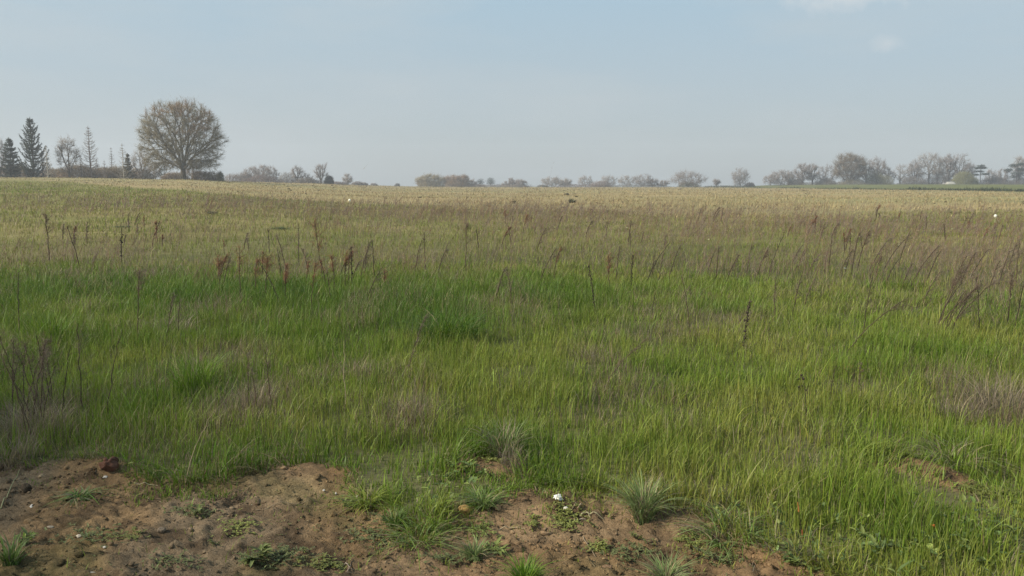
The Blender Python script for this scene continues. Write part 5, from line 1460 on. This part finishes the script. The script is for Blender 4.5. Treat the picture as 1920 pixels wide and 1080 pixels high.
# ------------------------------------------------------------------ air, sky, sun, camera
SUN_EL, SUN_AZ = R(38), R(-108)      # azimuth from +Y towards +X: the sun stands to the left, a little behind the viewer
def haze():
    V = np.array([(sx * 690.0, sy * 690.0, z) for z in (-9.0, 34.0) for sx, sy in ((-1, -1), (1, -1), (1, 1), (-1, 1))])
    Fc = np.array([(3, 2, 1, 0), (4, 5, 6, 7), (0, 1, 5, 4), (1, 2, 6, 5), (2, 3, 7, 6), (3, 0, 4, 7)])
    m, nt, N, Lk = new_mat('haze')
    out = N.new('ShaderNodeOutputMaterial'); v = N.new('ShaderNodeVolumePrincipled')
    v.inputs['Color'].default_value = (.92, .95, .98, 1); v.inputs['Density'].default_value = HAZE
    v.inputs['Anisotropy'].default_value = 0.2
    Lk.new(v.outputs[0], out.inputs['Volume'])
    me = raw_mesh('haze', V, Fc.ravel(), np.arange(6) * 4, None, m)
    o = link('haze', me); tag(o, 'thin pale haze hanging over the fields', 'haze', kind='stuff')
HAZE = 0.0008
haze()

def world():
    w = bpy.data.worlds.new('World'); scn.world = w; w.use_nodes = True
    nt = w.node_tree; N, Lk = nt.nodes, nt.links
    for n in list(N): N.remove(n)
    out = N.new('ShaderNodeOutputWorld'); bg = N.new('ShaderNodeBackground'); bg.inputs['Strength'].default_value = 0.1
    sky = N.new('ShaderNodeTexSky'); sky.sky_type = 'NISHITA'; sky.sun_disc = False
    sky.sun_elevation = SUN_EL; sky.sun_rotation = SUN_AZ; sky.air_density = 1.0; sky.dust_density = 1.2; sky.ozone_density = 1.0
    tc = N.new('ShaderNodeTexCoord')
    # a thin even veil of high cloud takes the contrast out of the clear sky
    sep = N.new('ShaderNodeSeparateXYZ'); Lk.new(tc.outputs['Generated'], sep.inputs[0])
    ramp = N.new('ShaderNodeValToRGB'); e = ramp.color_ramp.elements
    e[0].position = 0.0; e[0].color = (3.85, 4.25, 4.45, 1)
    e[1].position = 0.6; e[1].color = (2.9, 4.2, 5.2, 1)
    k = ramp.color_ramp.elements.new(0.10); k.color = (3.75, 4.40, 4.80, 1)
    k = ramp.color_ramp.elements.new(0.22); k.color = (3.40, 4.65, 5.45, 1)
    Lk.new(sep.outputs['Z'], ramp.inputs['Fac'])
    mix = N.new('ShaderNodeMix'); mix.data_type = 'RGBA'; mix.inputs['Factor'].default_value = VEIL
    Lk.new(sky.outputs[0], mix.inputs['A']); Lk.new(ramp.outputs[0], mix.inputs['B'])
    # broad streaks of veil
    mp = N.new('ShaderNodeMapping'); mp.inputs['Scale'].default_value = (1.3, 1.3, 6.0); Lk.new(tc.outputs['Generated'], mp.inputs['Vector'])
    nz = N.new('ShaderNodeTexNoise'); nz.inputs['Scale'].default_value = 2.2; nz.inputs['Detail'].default_value = 4; nz.inputs['Roughness'].default_value = .5
    Lk.new(mp.outputs[0], nz.inputs['Vector'])
    mr = N.new('ShaderNodeMapRange'); mr.inputs['From Min'].default_value = .42; mr.inputs['From Max'].default_value = .72; mr.inputs['To Max'].default_value = .6
    Lk.new(nz.outputs['Fac'], mr.inputs['Value'])
    m2 = N.new('ShaderNodeMix'); m2.data_type = 'RGBA'; Lk.new(mr.outputs[0], m2.inputs['Factor'])
    Lk.new(mix.outputs['Result'], m2.inputs['A']); m2.inputs['B'].default_value = (4.35, 4.8, 5.0, 1)
    cur = m2.outputs['Result']
    # two small clouds high on the right
    n2 = N.new('ShaderNodeTexNoise'); n2.inputs['Scale'].default_value = 26; n2.inputs['Detail'].default_value = 5; n2.inputs['Roughness'].default_value = .6
    Lk.new(tc.outputs['Generated'], n2.inputs['Vector'])
    for (px, py, rx, ry, amt) in ((1666, 82, 26, 15, .38), (1600, -14, 110, 30, .7)):
        dv = ray(px, py); dv /= np.linalg.norm(dv)
        sb = N.new('ShaderNodeVectorMath'); sb.operation = 'SUBTRACT'; Lk.new(tc.outputs['Generated'], sb.inputs[0]); sb.inputs[1].default_value = tuple(dv)
        dt = N.new('ShaderNodeMapping'); dt.vector_type = 'POINT'; dt.inputs['Scale'].default_value = (F / rx, F / rx, F / ry); Lk.new(sb.outputs[0], dt.inputs['Vector'])
        ln = N.new('ShaderNodeVectorMath'); ln.operation = 'LENGTH'; Lk.new(dt.outputs[0], ln.inputs[0])
        ad = N.new('ShaderNodeMath'); ad.operation = 'MULTIPLY_ADD'; Lk.new(n2.outputs['Fac'], ad.inputs[0]); ad.inputs[1].default_value = 2.2; Lk.new(ln.outputs['Value'], ad.inputs[2])
        r2 = N.new('ShaderNodeMapRange'); r2.inputs['From Min'].default_value = 2.2; r2.inputs['From Max'].default_value = 1.1; r2.inputs['To Min'].default_value = 0; r2.inputs['To Max'].default_value = amt
        Lk.new(ad.outputs[0], r2.inputs['Value'])
        m3 = N.new('ShaderNodeMix'); m3.data_type = 'RGBA'; Lk.new(r2.outputs[0], m3.inputs['Factor']); Lk.new(cur, m3.inputs['A']); m3.inputs['B'].default_value = (6.0, 6.1, 6.1, 1)
        cur = m3.outputs['Result']
    Lk.new(cur, bg.inputs['Color']); Lk.new(bg.outputs[0], out.inputs['Surface'])
VEIL = 0.82
world()

sun = bpy.data.lights.new('sun', 'SUN'); sun.energy = 4.5; sun.angle = R(2.5); sun.color = (1.0, .92, .80)
so = bpy.data.objects.new('sun', sun); COL.objects.link(so)
sdir = Vector((math.sin(SUN_AZ) * math.cos(SUN_EL), math.cos(SUN_AZ) * math.cos(SUN_EL), math.sin(SUN_EL)))
so.rotation_euler = sdir.to_track_quat('Z', 'Y').to_euler(); so.location = (-30, -10, 30)

cam = bpy.data.cameras.new('camera'); cam.sensor_width = 36; cam.lens = 36 * F / 1920.0; cam.clip_end = 5000; cam.clip_start = .05
co = bpy.data.objects.new('camera', cam); COL.objects.link(co)
co.location = (0, 0, EYE); co.rotation_euler = (math.pi / 2 - PITCH, 0, 0)
scn.camera = co

scn.view_settings.view_transform = 'Standard'; scn.view_settings.look = 'None'; scn.view_settings.gamma = 1; scn.view_settings.exposure = 0.35
scn.render.engine = 'CYCLES'
c = scn.cycles
c.max_bounces = 5; c.diffuse_bounces = 3; c.glossy_bounces = 1; c.transmission_bounces = 3; c.transparent_max_bounces = 4; c.volume_bounces = 0
c.use_denoising = True
c.denoising_input_passes = 'RGB_ALBEDO_NORMAL'; c.denoising_prefilter = 'NONE'
try: c.denoiser = 'OPENIMAGEDENOISE'
except Exception: pass
